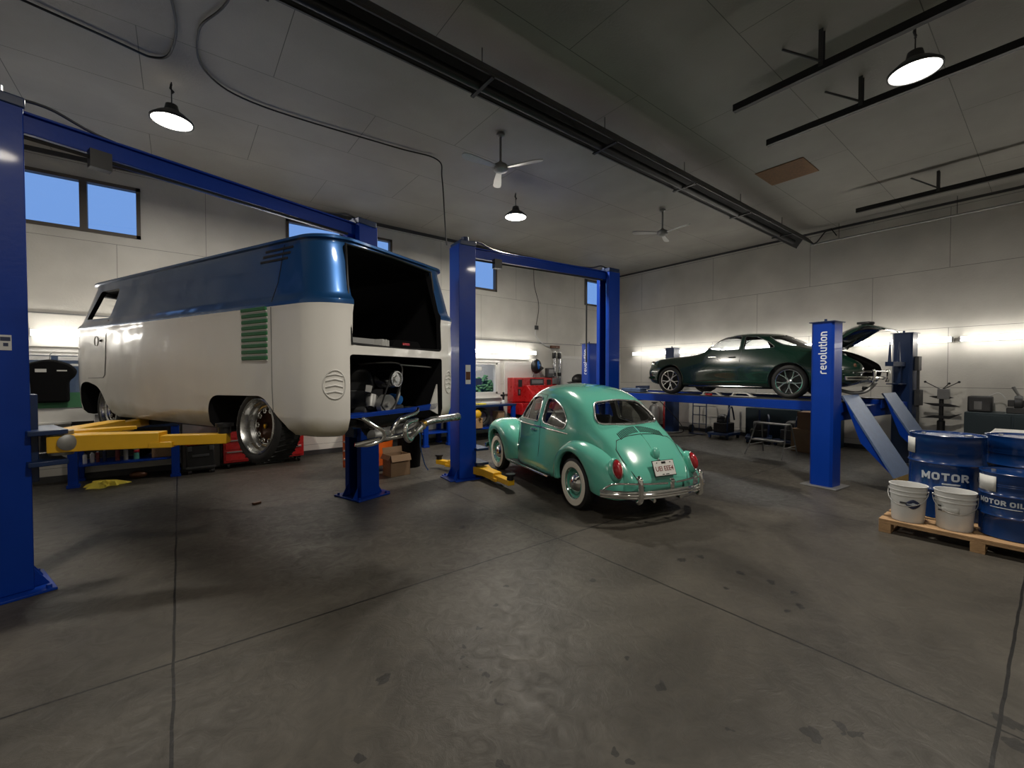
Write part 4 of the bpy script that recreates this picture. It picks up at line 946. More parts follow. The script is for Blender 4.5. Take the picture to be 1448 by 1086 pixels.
# things lying on the deck by the hatch
t = thing('paper_box', 'open white box with crumpled plastic lying on the van deck', 'box', onvan((.22, .40, 1.932)), R(114))
MB().prism([(-.08, .0), (.08, .0), (.1, .09), (-.12, .09)], -.14, .13, 'y').build('box_shell', 'white_plastic', t, smooth=0)
f = MB()
for k in range(8): f.sphere((random.uniform(-.05, .05), .15 + random.uniform(-.03, .05), .03 + .02 * k), .035, u=6, v=4, s=(1, .7, .8))
f.build('crumpled_wrap', 'galv', t, smooth=0)
t = thing('paper_stack', 'small bundle of folded papers on the van deck beside the black bag', 'papers', onvan((.2, .05, 1.932)), R(120))
f = MB()
for k in range(6): f.box((0, k * .018, .05), (.12, .010, .09 + .008 * (k % 3)), rx=R(8 * (k % 2)))
f.build('sheets', 'cream_paper', t, smooth=0)
t = thing('tool_bag', 'black tool bag with a red tag lying on the van deck', 'bag', onvan((.24, -.22, 1.932)), R(114))
MB().prism(rr_poly([(-.24, 0), (.24, 0), (.17, .11), (-.17, .11)], .03), -.09, .09, 'x').build('bag_body', 'black_cloth', t)
MB().box((-.093, .02, .075), (.004, .10, .022)).build('red_tag', 'red_paint', t, smooth=0)
# ------------------------------------------------------------------ loft helper for curved car bodies
def station(x, zb, wb, zbe, wbe, zs, ws, zt):
    return [(x, 0, zb), (x, wb * .8, zb), (x, wb, zb + .05), (x, (wb + wbe) / 2 * 1.015, (zb + zbe) / 2), (x, wbe, zbe), (x, wbe + (ws - wbe) * .42 + .012, zbe + (zs - zbe) * .5), (x, ws, zs), (x, ws * .62, zs + (zt - zs) * .74), (x, 0, zt)]
def loft_stations(S, nx=5, npf=4, trim=None):
    rows = [station(*s) for s in S]
    k = len(rows[0]); cols = []
    for j in range(k): cols.append(cr([r[j] for r in rows], nx))
    rings = []
    for i in range(len(cols[0])):
        half = cr([(cols[j][i][1], cols[j][i][2]) for j in range(k)], npf)
        x = cols[0][i][0]
        ring = [(x, max(0, y), z) for y, z in half]
        ring += [(x, -max(0, y), z) for y, z in half[-2:0:-1]]
        rings.append(ring)
    return rings
def cavity(S, dx0, dx1, dz=.05, dw=.045, zf=None):
    out = []
    for s in S:
        if dx0 <= s[0] <= dx1: out.append((s[0], zf if zf else s[1] + .12, s[2] - dw, s[3], s[4] - dw, s[5] - dz * .3, s[6] - dw, s[7] - dz))
    return out

# ------------------------------------------------------------------ mint green rounded car on the floor
KB = 1.077
beetle = thing('car', 'mint green rounded two-door car with whitewall tyres, parked on the concrete floor', 'car', (4.62, 3.62, 0), R(76.8))
beetle.scale = (KB * .965, KB * .93, KB)
BS = [(-.80, .36, .36, .42, .37, .45, .30, .47), (-.765, .30, .44, .44, .44, .52, .36, .55), (-.68, .26, .50, .50, .50, .62, .41, .665), (-.52, .25, .56, .62, .55, .77, .45, .82), (-.36, .25, .60, .72, .575, .885, .475, .93), (-.22, .25, .63, .79, .60, .97, .485, 1.02), (-.05, .25, .66, .84, .635, 1.11, .49, 1.19), (.16, .25, .69, .87, .665, 1.23, .505, 1.325), (.42, .25, .715, .885, .69, 1.305, .525, 1.415), (.70, .25, .73, .895, .705, 1.34, .54, 1.455), (1.0, .25, .735, .90, .71, 1.34, .54, 1.46), (1.25, .25, .73, .90, .70, 1.30, .53, 1.43), (1.42, .25, .72, .90, .69, 1.23, .52, 1.36),
      (1.56, .25, .70, .90, .66, 1.10, .51, 1.21), (1.66, .25, .66, .90, .62, .99, .50, 1.04), (1.82, .25, .56, .87, .52, .93, .42, .985), (2.1, .26, .47, .82, .44, .90, .36, .95), (2.45, .27, .42, .70, .39, .80, .31, .85), (2.75, .28, .36, .54, .33, .64, .25, .68), (2.92, .30, .28, .42, .26, .50, .19, .53), (2.98, .33, .2, .38, .18, .42, .12, .44)]
rings = loft_stations(BS)
mb = MB(); mb.rings(rings)
hull = to_me(mb.bm, 'hull', ['mint', 'lining'])
bm = bmesh.new(); bm.from_mesh(hull.data); bb = BVHTree.FromBMesh(bm); bm.free()
cuts = []
cav = cavity(BS, -.1, 1.45, .045, .045, .38)
cuts.append(cutter(lambda m: m.rings(loft_stations(cav, 3, 3)), ('lining',)))
W1p = rr_poly([(1.475, .955), (1.415, 1.09), (1.27, 1.245), (1.12, 1.275), (.935, 1.27), (.90, .945)], .07)
W2p = rr_poly([(.80, .945), (.795, 1.265), (.60, 1.25), (.38, 1.15), (.245, 1.02), (.25, .92), (.34, .905)], .07)
RWp = rr_poly([(-.462, 1.003), (-.472, 1.071), (-.362, 1.236), (0, 1.264), (.361, 1.236), (.471, 1.071), (.461, 1.003), (.001, .986)], .07)
WSp = rr_poly([(-.50, 1.02), (-.44, 1.27), (0, 1.31), (.44, 1.27), (.50, 1.02), (0, 1.0)], .07)
for p in (W1p, W2p):
    for s_ in (-1, 1): cuts.append(cutter(lambda m: m.prism(p, s_ * .40, s_ * 1.0, 'y'), ('lining',)))
cuts.append(cutter(lambda m: m.prism(RWp, -1.0, .22, 'x'), ('lining',)))
cuts.append(cutter(lambda m: m.prism(WSp, 1.25, 2.2, 'x'), ('lining',)))
# shallow wheel wells
for cx in (0, 2.4):
    for s_ in (-1, 1): cuts.append(cutter(lambda m: m.cyl((cx, s_ * .73, .34), .37, .46, None, 32, rx=R(90))))
carve(hull, cuts, 'body', beetle, 38)
for p, ax, sd, nm in ((W1p, 'y', 1, 'door_glass'), (W1p, 'y', -1, 'door_glass'), (W2p, 'y', 1, 'quarter_glass'), (W2p, 'y', -1, 'quarter_glass'), (RWp, 'x', -1, 'rear_window'), (WSp, 'x', 1, 'windscreen')):
    big = [(a, b_) for a, b_ in p]
    g = panel(bb, big, ax, sd, -.008).build(nm, 'glass_car', beetle)
    MB().tube(proj(bb, big, ax, sd, .005), .013 if nm == 'rear_window' else .0095, 8, True).build('window_trim', 'alu', g)
for s_ in (-1, 1):     # quarter-light post and belt strips
    MB().tube(proj(bb, [(1.27, .95), (1.265, 1.1), (1.26, 1.25)], 'y', s_, -.002), .009, 8).build('quarter_light_post', 'chrome', beetle)
    MB().tube(proj(bb, [(1.80 - 1.62 * j / 18, .885 - .028 * (j / 18) ** 3 * 1.0) for j in range(19)], 'y', s_, .005), .009, 8).build('belt_moulding', 'chrome', beetle)
    f = MB().tube(proj(bb, [(.845, 1.30), (.845, 1.1), (.84, .9), (.845, .6), (.88, .32)], 'y', s_, .001), .005, 6)
    f.tube(proj(bb, [(1.62, .93), (1.60, .7), (1.585, .45), (1.58, .32)], 'y', s_, .001), .005, 6).tube(proj(bb, [(.88, .305), (1.2, .305), (1.58, .305)], 'y', s_, .001), .004, 6)
    f.tube(proj(bb, [(.845, 1.30), (1.1, 1.315), (1.3, 1.29), (1.45, 1.18), (1.58, .98)], 'y', s_, .001), .004, 6)
    f.build('door_gap', 'black_steel', beetle)
    hp = proj(bb, [(.93, .83), (.98, .83), (1.05, .83)], 'y', s_, .028)
    MB().tube([hp[0] + Vector((0, -s_ * .03, 0)), hp[0], hp[1], hp[2], hp[2] + Vector((0, -s_ * .01, 0))], .010, 8).build('door_handle', 'chrome', beetle)
# engine lid seam, centre rib, air slots, handle
lidp = cr([(-.52, .80), (-.50, .84), (-.30, .895), (0, .915), (.30, .895), (.50, .84), (.52, .80)], 5)
MB().tube(proj(bb, [(-.36, .43), (-.40, .52), (-.455, .66), (-.465, .76), (-.40, .845), (-.2, .885), (0, .895), (.2, .885), (.40, .845), (.465, .76), (.455, .66), (.40, .52), (.36, .43)], 'x', -1, .001), .005, 6).build('engine_lid_gap', 'black_steel', beetle)
MB().tube(proj(bb, [(0, .885), (0, .8), (0, .70), (0, .64)], 'x', -1, .001), .0035, 6).sphere(proj(bb, [(0, .885)], 'x', -1, .004)[0], .010, u=10, v=6).build('lid_crease', 'mint_dark', beetle)
f = MB()
for k in range(-14, 15):
    y = k * .0235
    if abs(k) < 1: continue
    f.tube(proj(bb, [(y, .912 - .0003 * k * k), (y, .968 - .0003 * k * k)], 'x', -1, .002), .0055, 6)
f.build('air_slots', 'black_steel', beetle, smooth=0)
c_ = proj(bb, [(0, .70)], 'x', -1, 0)[0]
MB().sphere(c_ + Vector((-.015, 0, .0)), .058, u=20, v=12, s=(.75, .95, 1.35)).lohi((c_.x - .055, -.045, c_.z - .09), (c_.x + .02, .045, c_.z - .055)).build('plate_lamp_housing', 'mint', beetle, bevel=.006)
MB().cyl((c_.x - .065, 0, c_.z - .055), .012, .05, None, 12, ry=R(70)).build('lid_handle', 'chrome', beetle)
T = Matrix(((0, .36, -.933, -.80), (-1, 0, 0, 0), (0, .933, .36, .575), (0, 0, 0, 1)))
lp = MB().box((0, 0, 0), (.31, .158, .006), T).build('licence_plate', 'white_paint', beetle, bevel=.003)
MB().box((0, 0, -.004), (.325, .172, .005), T).build('plate_frame', 'black_steel', lp, smooth=0)
text_mesh('UEI EEE4', .072, lp, 'plate_number', 'maroon', T @ xf((0, -.008, .0035)), bold=.001, depth=.001)
MB().lohi((-.03, .048, .002), (.03, .07, .007), T).lohi((-.05, -.07, .002), (-.02, -.062, .005), T).lohi((0, -.07, .002), (.05, -.062, .005), T).cyl((-.1, .06, .005), .006, .006, T, 8).cyl((.1, .06, .005), .006, .006, T, 8).build('plate_sticker', 'black_steel', lp, smooth=0)
# fenders
def fender(cx, cz, tab, ropen, s_, yin=.34):
    rows = []
    th = [t[0] for t in tab]
    dense = cr(tab, 6)
    for (a, ro, ym) in dense:
        ri = ropen
        prof = [(ro * 1.0, yin), (ro, yin + (ym - yin) * .42), (ro - (ro - ri) * .10, yin + (ym - yin) * .72), (ro - (ro - ri) * .38, ym - .03), (ro - (ro - ri) * .72, ym), (ri + .012, ym - .002), (ri, ym - .014), (ri - .0, ym - .06)]
        prof = cr(prof, 3)
        rows.append([(cx + r * math.cos(R(a)), s_ * y, cz + r * math.sin(R(a))) for r, y in prof])
    mb = MB(); mb.rings(rows, False, False)
    return mb
for s_ in (1, -1):
    rf = [(-6, .55, .735), (15, .53, .755), (45, .50, .76), (75, .492, .762), (100, .50, .762), (125, .545, .755), (145, .62, .745), (162, .69, .73), (176, .705, .72), (186, .69, .70)]
    fender(-.0, .325, rf, .352, s_).build('rear_fender', 'mint', beetle, thick=.008)
    ff = [(-18, .50, .66), (0, .56, .69), (20, .60, .715), (45, .58, .745), (70, .54, .76), (92, .525, .765), (115, .545, .765), (140, .60, .76), (160, .66, .745), (178, .70, .73), (192, .72, .71)]
    fender(2.4, .325, ff, .352, s_).build('front_fender', 'mint', beetle, thick=.008)
    MB().lohi((.55, s_ * .60, .255), (1.80, s_ * .775, .285)).build('running_board', 'black_steel', beetle, bevel=.01)
    MB().rod((.52, s_ * .775, .275), (1.82, s_ * .775, .275), .011, 8).build('running_board_trim', 'chrome', beetle)
    # tail lamps
    T = xf((-.665, s_ * .575, .60), ry=R(-72), rz=0)
    T = Matrix.Translation((-.66, s_ * .575, .575)) @ Matrix.Rotation(s_ * R(-12), 4, 'Z') @ Matrix.Rotation(R(-68), 4, 'Y')
    MB().sphere((0, 0, -.03), .10, T, 24, 14, (1.35, .80, .95)).build('tail_lamp_housing', 'mint', beetle)
    l_ = MB().sphere((0, 0, .015), .078, T, 24, 14, (1.35, .75, .95)).build('tail_lamp', 'red_lens', beetle)
    MB().tube([T @ Vector((.104 * math.cos(2 * PI * k / 28), .060 * math.sin(2 * PI * k / 28), .036)) for k in range(28)], .006, 8, True).build('lamp_bezel', 'chrome', l_)
    T = Matrix.Translation((2.80, s_ * .56, .62)) @ Matrix.Rotation(R(75), 4, 'Y')
    MB().lathe([(.0, .05), (.05, .045), (.09, .025), (.10, 0), (.10, -.12)], T, 24).build('headlamp', 'chrome', beetle)
# rear bumper
def bump_pts(z, x0, hw, n=16, inset=0):
    return [(x0 - .09 + .30 * (abs(t) ** 3.2) + .0, hw * t, z) for t in [-1 + 2 * i / n for i in range(n + 1)]]
bp = MB().strip(bump_pts(.345, -.84, .775), .075, .02)
bp.tube([(p[0] - .012, p[1], p[2] + .03) for p in bump_pts(.345, -.84, .775)], .012, 8).tube([(p[0] - .012, p[1], p[2] - .03) for p in bump_pts(.345, -.84, .775)], .012, 8)
bp.tube([(p[0] - .018, p[1], p[2]) for p in bump_pts(.345, -.84, .785)], .022, 10)
bumper = bp.build('rear_bumper', 'chrome', beetle)
for s_ in (1, -1):
    xx = -.84 - .09 + .30 * (.47 / .79) ** 3.2
    MB().tube(cr([(xx - .005, s_ * .45, .27), (xx - .04, s_ * .45, .30), (xx - .045, s_ * .45, .36), (xx - .04, s_ * .45, .44), (xx - .03, s_ * .45, .50), (xx + .0, s_ * .45, .52)], 4), .030, 14).build('overrider', 'chrome', bumper)
    MB().tube(cr([(-.66, s_ * .755, .38), (-.70, s_ * .735, .42), (-.74, s_ * .69, .45), (-.80, s_ * .60, .46), (-.875, s_ * .45, .46), (-.905, s_ * .25, .45), (-.91, s_ * .06, .44)], 5), .011, 10).build('upper_bumper_bar', 'chrome', bumper)
    MB().lohi((-.80, s_ * .30 - .015, .34), (-.60, s_ * .30 + .015, .40)).build('bumper_bracket', 'black_steel', bumper, smooth=0)
MB().lohi((-.93, -.028, .37), (-.90, .028, .46)).cyl((-.915, 0, .46), .028, .05, None, 12, rx=R(90)).build('centre_bracket', 'chrome', bumper, bevel=.01)
bp2 = [(-(p[0]) + 2.13, p[1], p[2]) for p in bump_pts(.36, -.84, .79)]
MB().strip(bp2, .08, .02).build('front_bumper', 'chrome', beetle)
for (wx, s_) in ((0, 1), (0, -1), (2.4, 1), (2.4, -1)): beetle_wheel(wx, s_ * .635, s_, beetle)
MB().rod((0, -.6, .325), (0, .6, .325), .04).rod((2.4, -.6, .3), (2.4, .6, .3), .04).lohi((-.5, -.3, .2), (2.6, .3, .26)).build('underbody', 'black_steel', beetle)
for s_ in (1, -1):
    MB().tube([(-.80, s_ * .20, .26), (-.86, s_ * .20, .255)], .022, 12).build('exhaust_tip', 'chrome', beetle)
    st = MB().prism(rr_poly([(.88, .40), (1.30, .42), (1.32, .52), (1.02, .56), (.90, 1.0), (.80, 1.0), (.84, .56)], .05), s_ * .33 - .22, s_ * .33 + .22, 'y').build('front_seat', 'seat', beetle, bevel=.03)
MB().prism(rr_poly([(.10, .40), (.55, .42), (.56, .54), (.28, .58), (.18, .92), (.06, .92)], .05), -.55, .55, 'y').build('rear_seat', 'seat', beetle, bevel=.03)
MB().torus((1.30, .32, .92), .19, .011, None, 36, 8, ry=R(-62)).rod((1.30, .32, .92), (1.5, .32, .75), .02).tube([(1.30 + .0, .14, .92), (1.31, .32, .915), (1.30, .50, .92)], .01).build('steering_wheel', 'black_steel', beetle)
MB().lohi((1.42, -.55, .80), (1.5, .55, .93)).build('dashboard', 'mint_dark', beetle, bevel=.03)

# ------------------------------------------------------------------ dark green coupe on the four-post lift
KG = .965
gh = thing('coupe', 'dark green low coupe with its rear engine lid open, up on the four-post lift', 'car', (9.00, 2.84, 1.29), R(87.6), s=KG)
GS = [(-.98, .42, .46, .50, .50, .56, .42, .58), (-.92, .30, .58, .50, .62, .62, .52, .66), (-.70, .22, .68, .52, .735, .74, .55, .80), (-.45, .19, .74, .52, .79, .83, .60, .89), (-.22, .18, .76, .54, .805, .86, .64, .935), (.0, .17, .775, .56, .81, .90, .64, 1.02), (.22, .17, .78, .58, .81, .97, .62, 1.14), (.45, .17, .78, .60, .81, 1.10, .56, 1.22), (.80, .17, .78, .60, .81, 1.16, .55, 1.265), (1.15, .17, .78, .60, .81, 1.15, .55, 1.265), (1.38, .17, .78, .60, .805, 1.09, .57, 1.20),
      (1.58, .17, .78, .58, .80, .95, .64, 1.06), (1.74, .17, .78, .56, .795, .86, .66, .93), (1.95, .17, .775, .54, .79, .82, .65, .89), (2.3, .17, .765, .53, .785, .79, .60, .86), (2.6, .18, .745, .54, .775, .785, .58, .84), (2.85, .21, .70, .53, .73, .765, .53, .805), (3.02, .26, .62, .51, .66, .715, .48, .755), (3.09, .36, .50, .5, .55, .64, .42, .68)]
mb = MB(); mb.rings(loft_stations(GS))
hull = to_me(mb.bm, 'hull', ['dark_green', 'interior'])
bm = bmesh.new(); bm.from_mesh(hull.data); gb = BVHTree.FromBMesh(bm); bm.free()
cuts = []
cav = cavity(GS, .0, 1.7, .04, .05, .32)
cav = [(a, b_, c_, d_, e_, f_, g_ - .0, h_) for a, b_, c_, d_, e_, f_, g_, h_ in cav]
cuts.append(cutter(lambda m: m.rings(loft_stations(cav, 3, 3))))
G1 = rr_poly([(1.63, .945), (1.40, 1.13), (1.28, 1.185), (.93, 1.185), (.90, .92), (1.2, .915)], .035)
G2 = rr_poly([(.83, .92), (.86, 1.18), (.66, 1.165), (.42, 1.05), (.28, .945), (.32, .925)], .035)
GR = rr_poly([(-.60, .955), (-.49, 1.155), (0, 1.19), (.49, 1.155), (.60, .955), (0, .935)], .05)
GW = rr_poly([(-.60, .975), (-.50, 1.19), (0, 1.22), (.50, 1.19), (.60, .975), (0, .95)], .06)
for p in (G1, G2):
    for s_ in (-1, 1): cuts.append(cutter(lambda m: m.prism(p, s_ * .30, s_ * 1.1, 'y')))
cuts.append(cutter(lambda m: m.prism(GR, -.4, .6, 'x')))
cuts.append(cutter(lambda m: m.prism(GW, 1.3, 2.2, 'x')))
for cx in (0, 2.4):
    for s_ in (-1, 1): cuts.append(cutter(lambda m: m.cyl((cx, s_ * .80, .31), .335, .56, None, 40, rx=R(90))))
cuts.append(cutter(lambda m: m.prism(rr_poly([(-1.2, .34), (-.30, .34), (-.30, .75), (-.42, 1.2), (-1.2, 1.2)], .04), -.46, .46, 'y')))
gbody = carve(hull, cuts, 'body', gh, 38)
for p, ax, sd, nm in ((G1, 'y', 1, 'door_glass'), (G1, 'y', -1, 'door_glass'), (G2, 'y', 1, 'quarter_glass'), (G2, 'y', -1, 'quarter_glass'), (GR, 'x', -1, 'rear_window'), (GW, 'x', 1, 'windscreen')):
    g = panel(gb, p, ax, sd, -.006).build(nm, 'glass_window', gh)
    MB().tube(proj(gb, p, ax, sd, .003), .007, 8, True).build('window_trim', 'chrome', g)
for s_ in (-1, 1):
    f = MB().tube(proj(gb, [(.86, .92), (.86, .7), (.87, .5), (.90, .26)], 'y', s_, .001), .004, 6).tube(proj(gb, [(1.83, .86), (1.85, .6), (1.85, .4), (1.84, .26)], 'y', s_, .001), .004, 6)
    f.tube(proj(gb, [(.90, .24), (1.3, .235), (1.84, .24)], 'y', s_, .001), .004, 6); f.build('door_gap', 'black_steel', gh)
    hp = proj(gb, [(.96, .77), (1.02, .77), (1.10, .77)], 'y', s_, .025); MB().tube([hp[0] + Vector((0, -s_ * .02, 0)), *hp], .009, 8).build('door_handle', 'chrome', gh)
    MB().tube(proj(gb, [(1.35, .785), (1.45, .787), (1.52, .787)], 'y', s_, .004), .006, 6).build('fender_script', 'chrome', gh)
    MB().tube(proj(gb, [(.45, .20), (1.2, .20), (1.95, .20)], 'y', s_, .004), .008, 8).build('sill_trim', 'chrome', gh)
    # flared arch lips
    for cx in (0, 2.4):
        lip = proj(gb, [(cx + .34 * math.cos(a), .31 + .34 * math.sin(a)) for a in [R(-18 + 216 * k / 30) for k in range(31)]], 'y', s_, .002)
        MB().tube(lip, .010, 8).build('arch_lip', 'dark_green', gh)
    MB().sphere((2.97, s_ * .56, .66), .085, None, 18, 12, (.7, 1, 1)).build('headlamp', 'chrome', gh)
    MB().sphere((-.90, s_ * .58, .56), .035, None, 14, 10, (.7, .8, 1.6)).build('tail_lamp', 'brown_dark', gh)
    MB().prism(rr_poly([(.75, .30), (1.25, .32), (1.28, .42), (.98, .46), (.86, .88), (.76, .88), (.78, .46)], .04), s_ * .34 - .2, s_ * .34 + .2, 'y').build('seat', 'interior', gh, bevel=.03)
MB().torus((1.35, .34, .82), .19, .010, None, 32, 8, ry=R(-60)).rod((1.35, .34, .82), (1.55, .34, .70), .02).build('steering_wheel', 'alu_dull', gh)
MB().rod((1.28, -.1, 1.17), (1.24, -.1, 1.11), .006).box((1.22, -.1, 1.10), (.02, .2, .05)).build('mirror', 'black_steel', gh)
# open lid: hinged at the rear window, swung up
lid = MB()
rows = []
prof = cr([(-.34, .955), (-.50, 1.08), (-.66, 1.20), (-.86, 1.265), (-1.04, 1.24), (-1.24, 1.165)], 5)
for i, (x, z) in enumerate(prof):
    t_ = i / (len(prof) - 1); hw = .50 - .06 * t_
    rows.append([(x + .02 * (abs(v) ** 2), hw * v, z - .20 * abs(v) ** 2.4 * math.sin(min(1, t_ * 1.3) * PI * .9 + .25)) for v in [-1 + 2 * j / 12 for j in range(13)]])
lid.rings(rows, False, False)
lo = lid.build('engine_lid', 'dark_green', gh, thick=.022)
MB().lathe([(.0, .03), (.09, .03), (.10, 0), (.08, -.02), (.0, -.02)], xf((-.90, 0, 1.295)), 20).box((-.86, 0, 1.31), (.18, .16, .04)).build('lid_air_scoop', 'black_steel', lo, bevel=.01)
MB().rod((-.50, .40, .88), (-.72, .38, 1.17), .008).rod((-.50, -.40, .88), (-.72, -.38, 1.17), .008).build('lid_strut', 'alu_dull', gh)
MB().lohi((-.80, -.28, .35), (-.40, .28, .55)).lathe([(.0, -.07), (.15, -.07), (.17, 0), (.15, .07), (.0, .07)], xf((-.52, 0, .66), ry=R(90)), 24).sphere((-.70, -.1, .60), .08, u=14, v=8).build('engine', 'black_steel', gh, bevel=.02)
MB().tube(cr([(-.62, .2, .70), (-.74, .12, .66), (-.80, .02, .58), (-.82, -.12, .52)], 5), .022, 10).build('intake_hose', 'brown_dark', gh)
def gbp(z, x0, hw, n=14): return [(x0 + .22 * abs(t) ** 3, hw * t, z) for t in [-1 + 2 * i / n for i in range(n + 1)]]
rb = MB().strip(gbp(.37, -1.06, .80), .06, .02).tube([(p[0] - .012, p[1], p[2]) for p in gbp(.37, -1.06, .79)], .02, 8).build('rear_bumper', 'chrome', gh)
for s_ in (1, -1):
    MB().tube([(-1.08, s_ * .38, .30), (-1.10, s_ * .38, .36), (-1.10, s_ * .38, .47), (-1.08, s_ * .38, .51)], .026, 12).build('overrider', 'chrome', rb)
    MB().tube([(-.92, s_ * .72, .46), (-1.02, s_ * .55, .475), (-1.09, s_ * .38, .48)], .013, 8).build('bumper_rail', 'chrome', rb)
MB().rod((-1.10, -.38, .48), (-1.10, .38, .48), .013).build('bumper_rail', 'chrome', rb)
MB().strip([(-(p[0]) + 2.10, p[1], p[2] - .02) for p in gbp(.37, -1.06, .80)], .06, .02).build('front_bumper', 'chrome', gh)
for (wx, s_) in ((0, 1), (0, -1), (2.4, 1), (2.4, -1)): spoke_wheel(wx, s_ * .69, .30, s_, gh)
MB().lohi((-.3, -.45, .15), (2.6, .45, .20)).rod((0, -.62, .3), (0, .62, .3), .035).rod((2.4, -.62, .3), (2.4, .62, .3), .035).tube([(-.9, .2, .2), (-1.0, .2, .19)], .03).build('underbody', 'black_steel', gh)
MB().tube(cr([(-.5, .3, .2), (-.8, .34, .12), (-.98, .3, .16), (-1.08, .22, .30)], 5), .03, 10).build('exhaust_pipe', 'alu_dull', gh)
# ------------------------------------------------------------------ oil drums, buckets, pallet at the right edge
PT = .145
pal = thing('pallet', 'wooden pallet under the oil drums and buckets', 'pallet', (5.98, -.27, 0), 0)
for y in (.0, .68, 1.36):
    f = MB()
    for x in (.0, .55, 1.1): f.lohi((x, y, .022), (x + .14, y + .10, .1))
    f.build('block_row', 'wood', pal, bevel=.003)
    MB().lohi((0, y, 0), (1.24, y + .10, .022)).build('bottom_board', 'wood', pal, bevel=.002)
MB().lohi((0, 0, .1), (.10, 1.46, .122)).lohi((.57, 0, .1), (.67, 1.46, .122)).lohi((1.14, 0, .1), (1.24, 1.46, .122)).build('stringer_board', 'wood', pal, bevel=.002)
for k in range(6):
    w = .145
    x = k * (1.24 - w) / 5
    MB().lohi((x, 0, .123), (x + w, 1.46, PT)).build('top_board', 'wood', pal, bevel=.003)
def drum(x, y, r, h, label, rz, cap=True):
    t = thing('oil_drum', label, 'drum', (x, y, PT), rz, 'blue oil drums')
    pr = [(.0, .012), (r - .02, .012), (r - .012, .0), (r, .008), (r - .004, .02)]
    for f0 in (.34, .66):
        pr += [(r - .006, h * f0 - .05), (r - .006, h * f0 - .018), (r + .006, h * f0), (r - .006, h * f0 + .018)]
    for q in range(3): pr += [(r - .006, h * (.80 + q * .028) - .008), (r - .001, h * (.80 + q * .028))]
    pr += [(r - .006, h - .05), (r - .004, h - .015), (r, h - .004), (r - .004, h), (r - .014, h - .002), (r - .018, h - .018), (.0, h - .018)]
    MB().lathe(pr, None, 56).build('drum_body', 'barrel_blue', t, smooth=50)
    if cap:
        MB().cyl((.0 + r * .55, -.0, h - .012), .035, .02, None, 16).build('bung_cap', 'galv', t, bevel=.003)
        MB().cyl((-r * .6, .06, h - .012), .018, .018, None, 12).build('vent_cap', 'galv', t)
    return t
def curved_label(t, r, a0, a1, z0, z1, mat, name='label', off=.003):
    f = MB(); n = 8
    f.rings([[((r + off) * math.sin(a), -(r + off) * math.cos(a), z) for a in [a0 + (a1 - a0) * i / n for i in range(n + 1)]] for z in (z0, z1)], False, False)
    return f.build(name, mat, t, thick=.0015)
def face(x, y): return math.atan2(y, x) + R(-90) + R(180)     # local -y turned towards the camera
def curved_poly(t, poly, r, zc, ang, mat, name, off=.004):
    f = MB(); cx = sum(p[0] for p in poly) / len(poly); cz = sum(p[1] for p in poly) / len(poly)
    def W(p): a = p[0] / r + ang; return ((r + off) * math.sin(a), -(r + off) * math.cos(a), zc + p[1])
    rr_ = [[W((cx + (p[0] - cx) * k, cz + (p[1] - cz) * k)) for p in poly] for k in (1, .66, .33, .02)]
    f.rings(rr_, True, False); return f.build(name, mat, t, thick=.001)
d1 = drum(6.74, .77, .31, .90, 'large blue oil drum lettered MOTOR, at the left of the pallet', math.atan2(.77, 6.74) - R(90))
curved_label(d1, .31, R(-88), R(-52), .68, .85, 'cream_paper')
stroke_text('MOTOR', .062, d1, 'lettering', 'print_white', wrap(.306, R(-2), .462), t=.30, gap=.20)
stroke_text('OIL', .062, d1, 'lettering', 'print_white', wrap(.306, R(66), .462), t=.30, gap=.20)
pass
d2 = drum(7.16, .21, .31, .90, 'large blue oil drum cut off by the right edge, behind the others', math.atan2(.21, 7.16) - R(90))
curved_label(d2, .31, R(66), R(92), .69, .84, 'red_paint')
d3 = drum(6.33, .245, .245, .62, 'smaller blue drum lettered MOTOR OIL in front of the two large drums', math.atan2(.245, 6.33) - R(90))
curved_label(d3, .245, R(-72), R(-30), .44, .585, 'cream_paper')
stroke_text('MOTOR OIL', .036, d3, 'lettering', 'print_white', wrap(.241, R(-26), .345), t=.30, gap=.20)
curved_label(d3, .245, R(-40), R(10), .295, .301, 'print_white', 'underline')
t = thing('jar', 'pale jar with a round handle beside the small drum, cut by the picture edge', 'jar', (6.10, -.07, PT), 0)
MB().lathe([(.0, 0), (.09, 0), (.095, .03), (.095, .3), (.07, .34), (.05, .36), (.05, .40), (.0, .40)], None, 28).build('jar_body', 'white_plastic', t)
MB().torus((-.095, .03, .2), .045, .008, None, 24, 8, ry=R(90)).torus((-.06, .02, .36), .03, .007, None, 20, 8).build('ring_handle', 'galv', t)
def bucket(x, y, label, rz):
    t = thing('bucket', label, 'bucket', (x, y, PT), rz, 'white plastic buckets')
    r0, r1, h = .128, .152, .385
    rr = lambda z: r0 + (r1 - r0) * z / h
    pr = [(.0, .006), (r0 - .01, .006), (r0, .0), (r0 + .004, .01), (rr(.27), .27), (rr(.27) + .007, .275), (rr(.28) + .007, .285), (rr(.29), .29), (rr(.315), .315), (rr(.315) + .008, .32), (rr(.33) + .008, .328), (rr(.335), .333), (rr(.37), .37), (rr(.375) + .007, .375), (rr(h) + .007, h), (rr(h) - .004, h), (rr(.37) - .006, .37), (rr(.05) - .005, .02), (.0, .02)]
    MB().lathe(pr, None, 44).build('bucket_body', 'white_plastic', t, smooth=45)
    MB().tube([((r1 + .01) * math.cos(a), -(r1 + .012) * math.sin(a) * .92 - .0, .325 - .15 * math.sin(a) ** .8) for a in [PI * k / 20 for k in range(21)]], .003, 6).cyl((r1 + .006, 0, .325), .012, .012, None, 12, ry=R(90)).cyl((-r1 - .006, 0, .325), .012, .012, None, 12, ry=R(90)).build('wire_handle', 'galv', t)
    return t
